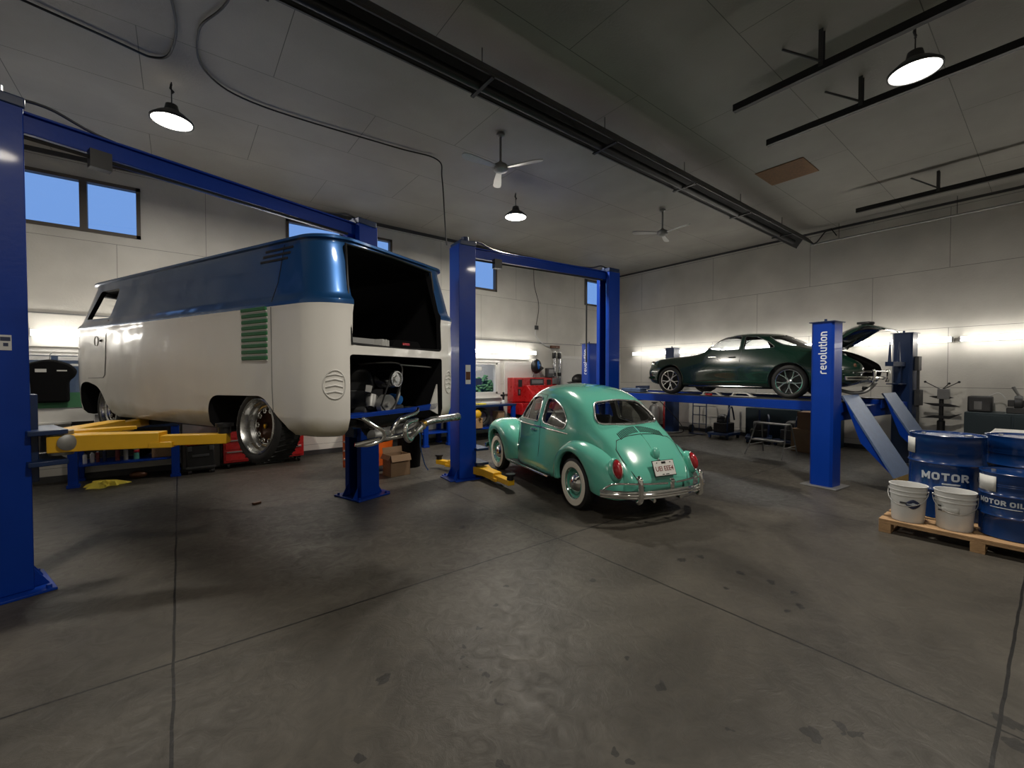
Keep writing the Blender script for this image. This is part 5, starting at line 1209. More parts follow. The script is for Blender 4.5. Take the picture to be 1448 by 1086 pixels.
for k, (a_, w_) in enumerate(((-2, .018), (3, .012), (7, .022), (12.5, .014), (17, .02))): curved_poly(d1, [(-w_, -.009), (w_, -.009), (w_, .009), (-w_, .009)], .306, .385, R(a_), 'print_white', 'small_print', .002)
b1 = bucket(6.155, .985, 'white bucket with a navy diamond emblem on the pallet corner', math.atan2(.975, 6.16) - R(90) - R(12))
T0 = Matrix.Rotation(R(22), 4, 'Z')
curved_poly(b1, cr([(-.062, 0), (-.038, .030), (.0, .050), (.038, .030), (.062, 0), (.038, -.030), (0, -.050), (-.038, -.030)], 2, True), .143, .20, R(28), 'print_navy', 'emblem')
curved_poly(b1, [(-.052, .0), (0, .015), (.052, 0), (0, -.015)], .143, .20, R(28), 'print_white', 'emblem_centre', .0055)
curved_poly(b1, [(-.03, -.010), (.03, -.010), (.03, .010), (-.03, .010)], .143, .205, R(-2), 'dark_grey', 'emblem_bar')
for k, (z_, s_) in enumerate(((.25, .03), (.205, .02), (.17, .026), (.135, .02))):
    curved_poly(b1, [(-s_ / 2, -.012), (s_ / 2, -.012), (s_ / 2, .012), (-s_ / 2, .012)], .14, z_, R(-72), 'dark_grey', 'side_print')
b2 = bucket(6.18, .638, 'plain dusty white bucket with a worn label, beside the small drum', math.atan2(.655, 6.18) - R(90) + R(5))
curved_poly(b2, [(-.065, -.03), (.065, -.03), (.065, .03), (-.065, .03)], .143, .205, R(-18), 'cream_paper', 'worn_label')
curved_poly(b2, [(-.018, -.008), (.018, -.004), (.018, .01), (-.018, .008)], .143, .23, R(-52), 'dark_grey', 'print_mark')
curved_poly(b2, [(-.02, -.01), (.02, -.006), (.02, .006), (-.02, .004)], .143, .19, R(-50), 'dark_grey', 'print_mark')

# ------------------------------------------------------------------ benches along the back wall
def bench(x0, x1, y0, z, label, name='workbench', shelf=.33, legs=None):
    t = thing(name, label, 'workbench', ((x0 + x1) / 2, (y0 + 9.70) / 2, 0), 0)
    L = x1 - x0; D = 9.70 - y0
    MB().lohi((-L / 2, -D / 2, z - .05), (L / 2, D / 2, z)).build('worktop', 'navy_steel', t, bevel=.004)
    MB().lohi((-L / 2 + .03, -D / 2 + .04, shelf - .03), (L / 2 - .03, D / 2 - .02, shelf)).build('lower_shelf', 'blue_steel', t, bevel=.004)
    for x in (legs or (-L / 2 + .05, L / 2 - .05)):
        for y in (-D / 2 + .05, D / 2 - .05):
            MB().lohi((x - .055, y - .04, .05), (x + .055, y + .04, z - .05)).lohi((x - .07, y - .06, 0), (x + .07, y + .06, .05)).build('leg', 'blue_steel', t, bevel=.004)
    return t
tb = bench(-1.33, -.02, 9.05, .90, 'blue steel workbench below the low window behind the jacket')
MB().lohi((-.58, .29, .34), (.58, .315, .85)).build('back_panel', 'dark_grey', tb, smooth=0)

for (x, y, r, h, m1, m2, lb) in ((-1.17, 9.25, .026, .15, 'white_plastic', 'grey_steel', 'short white can nearest the blue leg on the bench shelf'), (-1.09, 9.26, .028, .16, 'cream_paper', 'white_plastic', 'cream coloured can beside the short white can'), (-1.03, 9.28, .025, .17, 'maroon', 'white_plastic', 'dark red can between the cream and the blue cans'), (-.95, 9.27, .025, .18, 'print_navy', 'grey_steel', 'dark blue can in the middle of the bench shelf'), (-.80, 9.28, .030, .22, 'maroon', 'maroon', 'tall dusky pink bottle on the bench shelf'), (-.70, 9.26, .03, .20, 'grey_steel', 'black_steel', 'grey spray can with black cap on the bench shelf'), (-.57, 9.25, .036, .25, 'mint_dark', 'white_plastic', 'tall spray can with pale green base and red band')):
    t = thing('spray_can', lb, 'can', (x, y, .33), 0, 'cans on the bench shelf')
    o = MB().lathe([(.0, 0), (r, 0), (r, h * .84), (r * .6, h * .9), (r * .5, h * .9)], None, 16).build('can_body', m1, t)
    MB().lathe([(.0, h), (r * .5, h), (r * .55, h * .88), (r * .5, h * .86)], None, 14).build('can_cap', m2, t)
    if h > .24: MB().lathe([(r + .001, h * .42), (r + .001, h * .62)], None, 16).build('can_band', 'red_paint', t, thick=.001)
def carton(x, y, z, s, rz, label, flaps=True, mat='cardboard'):
    t = thing('cardboard_box', label, 'box', (x, y, z), rz)
    a, b_, h = s; th = .006
    f = MB().lohi((-a / 2, -b_ / 2, 0), (a / 2, b_ / 2, th)).lohi((-a / 2, -b_ / 2, 0), (a / 2, -b_ / 2 + th, h)).lohi((-a / 2, b_ / 2 - th, 0), (a / 2, b_ / 2, h)).lohi((-a / 2, -b_ / 2, 0), (-a / 2 + th, b_ / 2, h)).lohi((a / 2 - th, -b_ / 2, 0), (a / 2, b_ / 2, h))
    f.build('box_body', mat, t, smooth=0)
    if flaps:
        T = xf((0, -b_ / 2, h), rx=R(-65)); MB().lohi((-a / 2, 0, 0), (a / 2, th, b_ * .4), xf((0, -b_ / 2, h), rx=R(160))).build('flap', mat, t, smooth=0)
        MB().lohi((-a / 2, -th, 0), (a / 2, 0, b_ * .35), xf((0, b_ / 2, h), rx=R(-8))).build('flap', mat, t, smooth=0)
        MB().lohi((0, -b_ / 2, 0), (th, b_ / 2, b_ * .3), xf((-a / 2, 0, h), ry=R(-150))).build('flap', mat, t, smooth=0)
    else:
        MB().lohi((-a / 2, -b_ / 2, h), (a / 2, b_ / 2, h + th)).build('lid', mat, t, smooth=0)
        MB().lohi((-a / 2, -.025, h + th), (a / 2, .025, h + th + .002)).build('tape', 'cream_paper', t, smooth=0)
    return t
carton(-.24, 9.32, .33, (.28, .3, .26), 0, 'closed cardboard box on the bench shelf behind the yellow arm', False)
t = thing('bag', 'black plastic bag slumped on the short bench shelf', 'bag', (-.33 - .18, 9.5, .33), 0)
MB().sphere((0, 0, .12), .14, s=(.9, .7, .85), u=16, v=8).build('bag_body', 'black_cloth', t)
t = thing('tray', 'black tray on the short workbench nearest the lift post', 'tray', (-1.20, 9.3, .90), R(8))
MB().lohi((-.12, -.16, 0), (.14, .16, .012)).lohi((-.12, -.16, 0), (-.11, .16, .07)).lohi((.13, -.16, 0), (.14, .16, .05)).lohi((-.12, .15, 0), (.14, .16, .07)).build('tray_body', 'black_steel', t, smooth=0)
tag(MB().tube([(-.86, 9.3, .925), (-.55, 9.26, .925)], .024, 12).build('cardboard_tube', 'white_plastic'), 'white tube lying on the short workbench', 'tube')
tag(MB().tube([(-.50, 9.24, .918), (-.30, 9.22, .918)], .018, 12).build('torch', 'red_paint'), 'red torch lying at the far end of the short workbench', 'torch')
tag(MB().tube(cr([(-.95, 9.2, .907), (-.88, 9.15, .907), (-.82, 9.22, .907), (-.9, 9.28, .907)], 4, True), .007, 6, True).build('rubber_ring', 'orange_paint'), 'small orange ring lying on the short workbench', 'ring')
tag(MB().tube(cr([(-.68, 9.17, .904), (-.6, 9.12, .904), (-.5, 9.16, .904), (-.42, 9.13, .904)], 4), .004, 5).build('wire', 'yellow_cloth'), 'short yellow wire on the short workbench', 'wire')
# cloth on the floor
mb = MB()
for (cx, cy, s_) in ((-.93, 8.96, 1), ):
    n = 26; ring = []
    for k in range(n):
        a = 2 * PI * k / n; r = (.20 + .06 * math.sin(3 * a + 1) + .05 * math.sin(7 * a)) ; ring.append((cx + 1.05 * r * math.cos(a), cy + .75 * r * math.sin(a)))
    mb.rings([[(x, y, .004 + .0) for x, y in ring], [(cx + (x - cx) * .85, cy + (y - cy) * .85, .05 + .025 * math.sin(5 * i)) for i, (x, y) in enumerate(ring)], [(cx + (x - cx) * .5, cy + (y - cy) * .5, .055 + .03 * math.sin(4 * i + 1)) for i, (x, y) in enumerate(ring)], [(cx + (x - cx) * .1, cy + (y - cy) * .1, .09) for i, (x, y) in enumerate(ring)]])
tag(mb.build('cleaning_cloth', 'yellow_cloth', smooth=25), 'crumpled yellow cloth lying on the floor by the short workbench', 'cloth')
tag(MB().box((.78, 6.47, .014), (.10, .05, .028), rz=.4).build('wood_wedge', 'brown_dark', bevel=.005), 'small dark brown block lying on the open floor below the van', 'block')
tag(MB().sphere((-.55, 9.25, .07), .07, s=(1.7, 1, .9), u=14, v=8).build('work_glove', 'brown_dark'), 'dusty brown glove on the floor under the short workbench', 'glove')
# garment hanging in front of the low left window
jk = thing('jacket', 'black work jacket hung in front of a low window', 'jacket', (-1.57, 9.57, 1.27), 0)
jp = rr_poly([(-.20, 0), (.205, 0), (.205, .34), (.27, .40), (.30, .50), (.22, .60), (.06, .665), (-.06, .665), (-.22, .61), (-.30, .52), (-.28, .40), (-.21, .34)], .05)
MB().prism(jp, -.06, .05, 'y').build('jacket_body', 'black_cloth', jk, bevel=.03)
f = MB().lohi((-.15, -.066, .47), (-.03, -.062, .52)).lohi((.08, -.066, .485), (.19, -.062, .505)); f.build('chest_label', 'cream_paper', jk, smooth=0)
MB().tube([(0, 0, .66), (0, 0, .74), (.02, .02, .77), (.04, .05, .78)], .006, 6).build('hanger', 'grey_steel', jk)
tag(MB().lohi((-2.1, 9.655, 1.18), (-1.15, 9.675, 1.42)).build('green_sheet', 'green_cloth', smooth=0), 'green sheet standing across the bottom of the window behind the jacket', 'sheet')
tag(MB().lohi((-2.1, 9.64, .93), (-1.1, 9.68, 1.16)).lohi((-2.1, 9.58, .93), (-1.1, 9.66, .96)).build('white_shelf_board', 'white_paint', smooth=0), 'white boards stacked against the wall behind the short workbench', 'board')
f = MB()
for i in range(4): f.lohi((-2.3 + i * .4, 9.68, 1.93), (-1.98 + i * .4, 9.69, 1.99)).lohi((-2.3 + i * .4, 9.68, 1.84), (-2.05 + i * .4, 9.69, 1.875))
tag(f.build('window_blind', 'white_plastic', smooth=0), 'narrow pale blind slats across the top of the window behind the jacket', 'blind')
# black tool case
t = thing('tool_case', 'black rolling tool case with a red lid', 'tool case', (.27, 9.22, 0), 0)
MB().lohi((-.20, -.18, .06), (.20, .18, .50)).build('case_body', 'black_steel', t, bevel=.02)
MB().lohi((-.215, -.20, .50), (.215, .20, .56)).build('case_lid', 'red_paint', t, bevel=.012)
MB().lohi((-.21, -.195, .10), (.21, -.175, .13)).lohi((-.12, -.2, .30), (.12, -.18, .34)).lohi((-.18, -.2, .40), (-.12, -.175, .48)).lohi((.12, -.2, .40), (.18, -.175, .48)).build('case_latch', 'dark_grey', t, bevel=.004)
for x in (-.15, .17): MB().cyl((x, -.12, .05), .05, .05, None, 20, ry=R(90)).build('caster_wheel', 'dark_grey', t)
# grey cupboard column between
t = thing('metal_locker', 'tall dark grey metal locker behind the rolling tool case', 'locker', (.255, 9.54, 0), 0)
MB().lohi((-.25, -.10, 0), (.33, .2, 1.02)).build('locker_body', 'dark_grey', t, bevel=.006)
MB().lohi((-.23, -.115, .04), (.31, -.10, .98)).build('locker_door', 'grey_steel', t, bevel=.004)
def tool_cabinet(x0, x1, y0, depth, h, mat, label, rz=0, ndraw=5, zoff=.11):
    t = thing('tool_cabinet', label, 'tool cabinet', ((x0 + x1) / 2, y0 + depth / 2, 0), rz)
    L = x1 - x0; a, b_ = L / 2, depth / 2
    MB().lohi((-a, -b_, zoff), (a, b_, h)).build('cabinet_body', mat, t, bevel=.01)
    hh = (h - zoff - .06) / ndraw
    for k in range(ndraw):
        z = zoff + .03 + hh * k
        d_ = MB().lohi((-a + .03, -b_ - .012, z + .008), (a - .03, -b_, z + hh - .006)).build('drawer', mat, t, bevel=.004)
        MB().lohi((-a + .05, -b_ - .034, z + hh - .045), (a - .05, -b_ - .012, z + hh - .022)).build('drawer_handle', 'galv', d_, bevel=.004)
    for x in (-a + .08, a - .08):
        for y in (-b_ + .07, b_ - .07):
            MB().cyl((x, y, .055), .052, .035, None, 20, ry=R(90)).lohi((x - .03, y - .03, .07), (x + .03, y + .03, zoff)).build('caster_wheel', 'black_steel', t)
    MB().rod((a + .04, -b_ + .05, h - .1), (a + .04, b_ - .05, h - .1), .012).rod((a, -b_ + .05, h - .1), (a + .04, -b_ + .05, h - .1), .01).rod((a, b_ - .05, h - .1), (a + .04, b_ - .05, h - .1), .01).build('side_handle', 'galv', t)
    return t
tool_cabinet(.60, 1.92, 9.16, .48, .98, 'red_paint', 'wide red rolling tool cabinet seen behind the van wheel', ndraw=4)
oc = tool_cabinet(2.36, 2.86, 7.12, .70, .92, 'orange_paint', 'orange rolling tool cabinet standing behind the short lift post', rz=R(-62), ndraw=5)
t = thing('waste_bin', 'black plastic bin standing behind the open cardboard box', 'bin', (3.36, 7.42, 0), 0)
MB().lathe([(.0, 0), (.19, 0), (.23, .62), (.245, .64), (.235, .65), (.22, .64), (.18, .02), (.0, .02)], None, 28).build('bin_body', 'black_cloth', t)
MB().torus((0, 0, .64), .238, .012, None, 28, 8).build('bin_rim', 'black_steel', t)
carton(2.90, 6.93, 0, (.36, .28, .36), R(6), 'open cardboard box on the floor beside the short lift post')
# dark items along the back wall under the second bench
t = bench(3.05, 7.2, 9.05, .92, 'long blue workbench below the small low window', legs=(-2.0, -.6, .03, 2.0))
tag(MB().lohi((3.3, 9.16, .0), (4.42, 9.6, .28)).build('storage_crate', 'black_steel', bevel=.01), 'low black crate on the floor under the long bench', 'crate')
tag(MB().lohi((5.25, 9.2, .34), (5.75, 9.6, .80)).build('storage_case', 'black_steel', bevel=.03), 'black hard case on the long bench shelf', 'case')
t = thing('tyre', 'black tyre standing on the long bench shelf', 'tyre', (6.25, 9.36, .585), 0)
MB().lathe(tyre_prof(.25, .15, .15), xf((0, 0, 0), rx=R(90), rz=R(-25)), 36, loop=True).build('tyre_body', 'rubber', t)
t = thing('machine_part', 'dusty olive gearbox casing on the long bench shelf', 'machine part', (5.98, 9.08, .34), 0)
MB().lohi((-.10, -.06, 0), (.10, .12, .26)).build('casing', 'wood', t, bevel=.01)
MB().sphere((-.02, 0, .36), .11, u=14, v=9, s=(1, .7, 1)).build('bell_housing', 'yellow_steel', t)
MB().lathe([(.0, .03), (.03, .03), (.035, 0), (0, 0)], xf((0, -.07, .24), rx=R(90)), 14).build('brass_cap', 'gold', t)
carton(6.78, 9.30, .34, (.22, .25, .38), 0, 'grey-brown cardboard box on the long bench shelf, right end', False)
tag(MB().sphere((6.50, 9.02, .40), .065, u=14, v=9, s=(1, .8, 1)).build('oil_filter', 'red_paint'), 'round red filter on the long bench shelf', 'filter')
t = thing('spray_gun', 'black spray gun standing on the long bench below the window corner', 'spray gun', (6.98, 9.35, .92), 0)
MB().lathe([(.0, 0), (.05, 0), (.055, .04), (.04, .08), (.015, .10)], None, 14).build('paint_cup', 'white_plastic', t)
MB().lohi((-.02, -.03, .09), (.02, .03, .24)).lohi((-.09, -.015, .19), (.05, .015, .25)).sphere((.0, 0, .28), .03, u=8, v=6).build('gun_body', 'black_steel', t, bevel=.008)
tag(MB().lohi((6.3, 9.25, .92), (6.8, 9.55, .965)).build('paper_pile', 'white_plastic', bevel=.006), 'white sheets stacked on the long bench below the window', 'papers')
tag(MB().box((6.15, 9.3, .94), (.26, .05, .04), rz=.2).box((6.20, 9.22, .94), (.22, .05, .04), rz=-.1).build('glove_pair', 'yellow_cloth', bevel=.012), 'pair of yellow gloves on the long bench', 'gloves')
tag(MB().lohi((5.72, 9.3, .92), (5.95, 9.5, .975)).build('tool_tray', 'black_steel', bevel=.01), 'black tray at the left of the yellow gloves', 'tray')
tag(MB().lohi((7.28, 9.69, 1.15), (8.35, 9.74, 2.08)).build('wall_board', 'white_paint', bevel=.004), 'white board on the wall between the low window and the visor', 'board')
for (a, b_, c_, d_) in ((6.30, 1.82, 6.52, 1.92),): tag(MB().lohi((a, 9.72, b_), (c_, 9.735, d_)).build('window_sign', 'white_plastic', smooth=0), 'small white notice at the top of the low window', 'notice')
tag(MB().lohi((6.33, 9.72, 1.42), (6.52, 9.735, 1.60)).build('window_sign', 'print_navy', smooth=0), 'dark square notice low on the window glass', 'notice')
# red tool chest on its stand
t = thing('tool_chest', 'large red open tool chest against the back wall above the mint car', 'tool chest', (8.18, 9.30, 0), 0)
MB().lohi((-.82, .10, .93), (.86, .38, 1.62)).build('chest_back', 'red_paint', t, bevel=.02)
MB().prism([(-.30, .93), (.12, .93), (.12, 1.40), (-.02, 1.40), (-.30, 1.15)], -.42, .86, 'x').build('chest_body', 'red_paint', t, bevel=.012)
for k in range(4):
    d_ = MB().lohi((-.38, -.33 + k * .004, .95 + k * .055), (.82, -.30, .995 + k * .055)).build('drawer', 'orange_paint' if k == 1 else 'red_paint', t, bevel=.005)
    MB().lohi((-.3, -.345, .98 + k * .055), (.7, -.33, .99 + k * .055)).build('drawer_handle', 'galv', d_, smooth=0)
MB().lohi((-.82, -.30, .60), (.86, .38, .92)).lohi((-.45, -.32, .72), (.8, -.30, .9)).build('cabinet_base', 'red_paint', t, bevel=.012)
MB().lohi((-.78, -.26, .12), (.82, .34, .60)).build('cabinet_lower', 'black_steel', t, bevel=.01)
for x in (-.7, .74):
    for y in (-.2, .3): MB().cyl((x, y, .06), .06, .04, None, 16, ry=R(90)).build('caster_wheel', 'black_steel', t)
MB('black_steel').lohi((-.64, .09, 1.36), (-.50, .105, 1.56)).lohi((-.2, .085, 1.40), (.32, .1, 1.58)).lohi((.45, .085, 1.38), (.6, .1, 1.56)).lohi((-.65, .085, 1.12), (-.56, .1, 1.3)).build('tool_cutout', None, t, smooth=0)
MB().lohi((-.62, .08, 1.15), (-.585, .098, 1.27)).lohi((.66, .07, 1.42), (.92, .098, 1.60)).lohi((-.15, .075, 1.44), (.27, .09, 1.55)).build('hanging_tool', 'grey_steel', t, bevel=.006)
t = thing('radio_box', 'grey radio box standing on top of the red tool chest', 'radio', (8.78, 9.42, 1.622), 0)
MB().lohi((-.14, -.06, -.0), (.14, .08, .28)).build('radio_body', 'dark_grey', t, bevel=.015)
MB().cyl((.08, -.065, .06), .02, .01, None, 12, rx=R(90)).lohi((-.1, -.065, .12), (.1, -.06, .24)).build('radio_front', 'grey_steel', t)
t = thing('welding_mask', 'black welding mask with a blue front, mounted above the red tool chest', 'mask', (8.30, 9.50, 1.95), R(10))
MB().sphere((0, 0, 0), .19, s=(1, .7, 1.15), u=24, v=14).prism([(.05, -.18), (.28, -.05), (.12, .02)], -.08, .08, 'y').build('mask_shell', 'black_steel', t)
MB().sphere((-.02, -.07, .02), .11, s=(.75, .7, 1.3), u=18, v=12).build('visor', 'blue_tin', t)
MB().rod((-.10, .0, -.15), (-.16, .02, -.315), .012).rod((.0, .0, -.18), (-.05, .02, -.315), .012).rod((.12, .0, -.12), (.26, .02, -.315), .012).build('mask_stand', 'grey_steel', t)
# chrome upright tubes with a bracket
for i, (x, lb) in enumerate(((9.12, 'left one of two polished upright tubes on the back wall'), (9.34, 'right one of two polished upright tubes on the back wall'))):
    t = thing('strut_tube', lb, 'tube', (x, 9.6, 0), 0, 'polished upright tubes')
    MB().lathe([(.0, 0), (.05, 0), (.05, 2.42), (.0, 2.42)], None, 18).build('tube_body', 'alu', t)
    MB().lathe([(.055, 1.2), (.06, 1.22), (.06, 1.36), (.055, 1.38)], None, 18).lathe([(.055, 2.2), (.06, 2.22), (.06, 2.36), (.055, 2.38)], None, 18).lathe([(.055, 1.66), (.06, 1.68), (.06, 1.75), (.055, 1.77)], None, 18).build('clamp', 'black_steel', t)
tag(MB().lohi((9.0, 9.6, 2.52), (9.36, 9.66, 2.60)).build('tube_rack', 'brown_dark', smooth=0), 'brown bracket above the two polished tubes', 'bracket')
# machine by the near left post of the four-post lift: tyre changer
t = thing('tyre_changer', 'blue and black tyre changing machine in the far corner', 'machine', (9.75, 8.9, 0), R(-10))
MB().lohi((-.35, -.3, 0), (.35, .3, .85)).build('machine_base', 'navy_steel', t, bevel=.03)
MB().lohi((.15, .1, .85), (.33, .28, 2.15)).sphere((.24, .1, 1.55), .2, s=(.8, .6, 1.3)).build('machine_column', 'blue_steel', t, bevel=.02)
MB().sphere((-.25, -.02, 1.55), .20, s=(1.2, .8, .9)).prism([(-.62, 1.48), (-.1, 1.55), (-.1, 1.4), (-.4, 1.38)], -.12, .1, 'y').build('machine_head', 'black_steel', t)
MB().lathe([(0, .85), (.26, .87), (.28, .92), (.0, .94)], None, 24).build('turntable', 'alu_dull', t)
t = thing('parts_rack', 'low black rack heaped with metal parts behind the middle lift', 'rack', (10.85, 8.95, 0), 0)
MB().lohi((-.45, -.25, 0), (.45, .25, 1.18)).build('rack_body', 'dark_grey', t, bevel=.01)
for k in range(10): MB().cyl((-.38 + .085 * k, -.08 + .1 * (k % 2), 1.22 + .0), .05, .07, None, 12, rx=R(20 * (k % 3))).build('metal_part', 'alu_dull', t)

# ------------------------------------------------------------------ under and behind the four-post lift
t = thing('hand_truck', 'dark blue two-wheeled hand truck standing under the green coupe', 'hand truck', (11.75, 6.35, 0), R(-90))
MB().tube([(-.2, 0, .05), (-.2, .02, .95), (-.17, .1, 1.05), (.17, .1, 1.05), (.2, .02, .95), (.2, 0, .05)], .016, 8).rod((-.2, 0, .3), (.2, 0, .3), .012).rod((-.2, 0, .55), (.2, 0, .55), .012).rod((-.2, .02, .8), (.2, .02, .8), .012).rod((0, 0, .1), (0, .02, .8), .012).lohi((-.22, -.2, .02), (.22, 0, .03)).build('truck_frame', 'navy_steel', t)
for x in (-.27, .27): MB().torus((x, .06, .13), .10, .035, None, 24, 10, ry=R(90)).cyl((x, .06, .13), .06, .04, None, 14, ry=R(90)).build('wheel', 'rubber', t)
t = thing('gas_bottle', 'grey gas bottle with a black collar in the corner behind the coupe nose', 'gas bottle', (11.95, 7.95, 0), 0)
MB().lathe([(.0, 0), (.16, 0), (.17, .03), (.17, .62), (.13, .72), (.05, .76), (.05, .82), (.0, .82)], None, 28).build('bottle', 'alu_dull', t)
MB().torus((0, 0, .82), .09, .012, None, 24, 8).build('collar', 'black_steel', t)
t = thing('gas_bottle', 'slim red gas bottle standing beside the grey one', 'gas bottle', (12.05, 7.62, 0), 0)
MB().lathe([(.0, 0), (.07, 0), (.075, .02), (.075, .75), (.04, .85), (.0, .87)], None, 22).build('bottle', 'red_paint', t)
MB().cyl((0, 0, .89), .02, .06, None, 12).build('valve', 'gold', t)
# transmission jacks and engine crates in the dark
def dolly(x, y, label, h=.62, rz=0):
    t = thing('engine_dolly', label, 'dolly', (x, y, 0), rz, 'engine dollies under the four-post lift')
    MB().lohi((-.35, -.28, .10), (.35, .28, .16)).lohi((-.33, -.26, .03), (-.27, -.2, .1)).lohi((.27, .2, .03), (.33, .26, .1)).lohi((.27, -.26, .03), (.33, -.2, .1)).lohi((-.33, .2, .03), (-.27, .26, .1)).build('dolly_base', 'navy_steel', t, bevel=.006)
    MB().lohi((-.22, -.18, .16), (.22, .18, h * .6)).lathe([(.0, -.12), (.17, -.12), (.19, 0), (.15, .1), (.0, .1)], xf((0, 0, h * .65), rx=R(90)), 20).build('engine_block', 'black_steel', t, bevel=.02)
    MB().tube(cr([(-.25, -.2, .2), (-.22, -.22, h), (.0, -.2, h + .15), (.2, -.18, h * .7)], 5), .02, 8).rod((.28, 0, .16), (.28, 0, h + .25), .025).build('lifting_frame', 'navy_steel', t)
    for x_ in (-.3, .3):
        for y_ in (-.23, .23): MB().cyl((x_, y_, .035), .035, .03, None, 14, ry=R(90)).build('caster_wheel', 'rubber', t)
    return t
dolly(11.55, 5.55, 'black engine on a blue dolly nearest the hand truck', .7)
dolly(11.5, 4.65, 'black engine on a blue dolly just behind the step stool', .55, R(20))
dolly(11.5, 3.88, 'black engine on a blue dolly closest to the brown cartons', .66, R(-15))
tag(MB().lohi((12.02, 3.1, 0), (12.3, 5.2, .82)).build('side_cabinet', 'slate', bevel=.01), 'long dark teal cabinet along the right wall under the coupe', 'cabinet')
carton(11.0, 3.35, 0, (.62, .5, .5), R(80), 'large brown carton on the floor beside the near lift post', False, 'cardboard')
carton(11.02, 3.32, .512, (.5, .42, .36), R(86), 'smaller brown carton stacked on the large one', False, 'cardboard')
t = thing('step_stool', 'grey metal step stool with two treads under the coupe', 'stool', (9.85, 3.70, 0), R(90 - 4))
f = MB().lohi((-.29, -.12, .655), (.29, .12, .68)); f.build('top_tread', 'grey_steel', t, bevel=.006)
MB().lohi((-.29, .14, .33), (.29, .36, .35)).build('lower_tread', 'grey_steel', t, bevel=.006)
for s_ in (-1, 1):
    MB().tube([(s_ * .29, -.12, .66), (s_ * .34, -.30, .02)], .014, 8).build('leg', 'alu_dull', t)
    MB().tube([(s_ * .29, .12, .66), (s_ * .33, .24, .34), (s_ * .36, .44, .02)], .014, 8).build('leg', 'alu_dull', t)
    MB().rod((s_ * .325, -.24, .22), (s_ * .34, .33, .22), .009).build('side_brace', 'alu_dull', t)
MB().rod((-.33, -.27, .15), (.33, -.27, .15), .010).build('cross_brace', 'alu_dull', t)
# things lying on the runway under the coupe
def on4(l, w, z=PZ):
    c_, s_ = math.cos(LANG), math.sin(LANG)
    return (7.80 + l * c_ + w * s_, 2.20 + l * s_ - w * c_, z)
t = thing('support_stand', 'white metal stand lying on the lift runway between the coupe wheels', 'stand', on4(2.15, .42), LANG, 'white stands on the lift runway')
MB().prism([(-.2, 0), (-.12, .07), (.16, .07), (.2, 0), (.18, 0), (.14, .055), (-.10, .055), (-.18, 0)], -.05, .05, 'y').lohi((-.24, -.06, 0), (.22, .06, .01)).build('stand_body', 'white_paint', t, smooth=0)
t2 = copy_tree(t); t2.location = on4(1.55, .45); t2['label'] = 'white metal stand lying on the runway nearer the coupe rear wheel'
tag(MB().box(on4(2.15, .30, PZ + .02), (.12, .06, .04), rz=LANG).build('hand_tool', 'red_paint', bevel=.008), 'small red tool lying under the coupe on the runway', 'tool')
t = thing('blue_pad', 'pale blue cloth pad at the left end of the lift runway', 'pad', on4(4.35, .48), LANG)
MB().lohi((-.42, -.15, 0), (.42, .15, .035)).lohi((-.40, -.12, .035), (.2, .12, .09)).build('pad_body', 'blue_worn', t, bevel=.02)
# machines along the right wall
t = thing('tyre_spreader', 'black tyre spreader stand with thin arms against the right wall', 'stand', (11.95, 1.45, 0), R(90))
MB().lathe([(.0, 0), (.24, 0), (.24, .02), (.06, .06), (.06, .78), (.035, .80), (.035, 1.32), (.0, 1.32)], None, 22).build('stand_pole', 'black_steel', t)
MB().lohi((-.12, -.02, 1.22), (.05, .10, 1.42)).build('parts_tray', 'grey_steel', t, bevel=.006)
f = MB()
for (a, L_, z0, z1) in ((0, .24, 1.44, 1.56), (180, .24, 1.44, 1.56), (140, .14, 1.44, 1.53)):
    d_ = (L_ * math.cos(R(a)), L_ * math.sin(R(a)) * .3); f.rod((0, 0, z0 - .04), (d_[0], d_[1], z1), .008).sphere((d_[0], d_[1], z1), .022, u=8, v=6)
f.build('spreader_arm', 'black_steel', t)
f = MB()
for z, w, tl in ((1.25, .18, 0), (1.10, .27, .05), (.86, .3, -.18)):
    f.prism(rr_poly([(-w, .0 - tl * .5), (-w * .4, .03), (w * .4, .03), (w, .02 + tl * .3), (w * .4, -.02), (-w * .4, -.03)], .02), -.05, .05, 'y', xf((0, 0, z)))
f.build('cross_arm', 'black_steel', t)
t = thing('machine_cabinet', 'dark teal cabinet carrying two grinding machines at the right wall', 'cabinet', (12.0, .55, 0), 0)
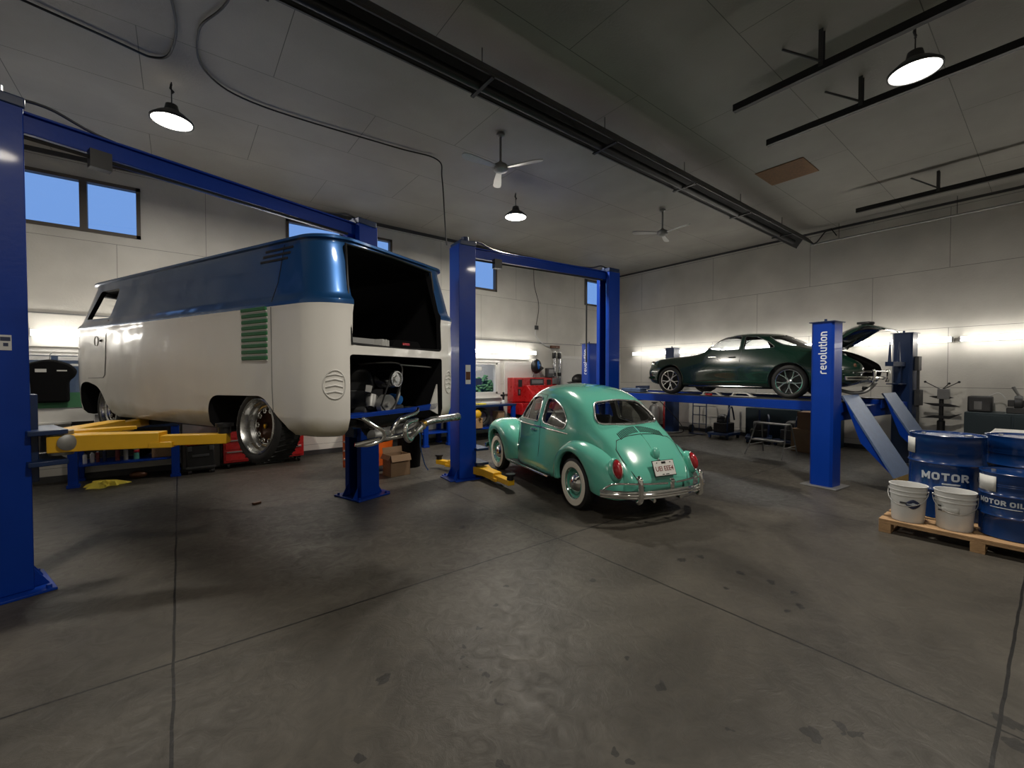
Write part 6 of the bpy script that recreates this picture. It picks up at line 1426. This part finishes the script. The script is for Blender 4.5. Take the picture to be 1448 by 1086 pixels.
MB().lohi((-.32, -.62, 0), (.34, .56, 1.0)).build('cabinet_body', 'slate', t, bevel=.008)
MB().lohi((-.335, -.58, .04), (-.32, -.05, .96)).lohi((-.335, -.02, .04), (-.32, .52, .96)).build('cabinet_door', 'slate', t, bevel=.003)
t = thing('bench_grinder', 'dark boxy bench grinder at the left of the teal cabinet', 'grinder', (12.0, .92, 1.0), 0)
MB().lohi((-.14, -.15, 0), (.14, .17, .30)).build('grinder_body', 'dark_grey', t, bevel=.03)
MB().lohi((-.145, -.02, .05), (-.14, .08, .2)).build('grinder_window', 'grey_steel', t, smooth=0)
MB().tube(cr([(0, -.10, .30), (0, -.2, .36), (0, -.26, .33), (0, -.30, .26)], 5), .008, 6).build('air_hose', 'white_plastic', t)
t = thing('chop_saw', 'dark chop saw with a raised lever on the teal cabinet', 'saw', (12.0, .46, 1.0), 0)
MB().lohi((-.14, -.14, 0), (.14, .14, .10)).lathe([(0, -.05), (.13, -.05), (.14, 0), (.13, .05), (0, .05)], xf((0, 0, .19), rx=R(90)), 24).lohi((-.05, -.17, .12), (.05, .13, .24)).build('saw_body', 'dark_grey', t, bevel=.01)
MB().tube([(0, -.05, .25), (0, .02, .36), (0, .07, .48)], [.018, .02, .026], 10).build('lever', 'grey_steel', t)
t = thing('panel_stand', 'pale flat panel lying on a low dark stand behind the drums', 'panel', (8.95, .25, 0), 0)
MB().lohi((-.25, -.6, 0), (.25, .25, .90)).build('stand_body', 'slate', t, bevel=.01)
MB().lohi((-.3, -.7, .90), (.3, .32, .93)).build('panel_top', 'white_paint', t, bevel=.004)
MB_ = tag(MB().lathe([(.0, 0), (.13, 0), (.14, .26), (.0, .26)], xf((12.0, .12, 1.0)), 20).build('steel_pot', 'slate'), 'dark round tin at the right end of the teal cabinet', 'tin')
explode(['hanger_bracket', 'end_cap', 'door_gap', 'block_row', 'tool_cutout', 'clamp', 'hanging_tool', 'air_louvre', 'louvre_lip', 'vent_slot', 'floor_pan', 'drawer_handle'])
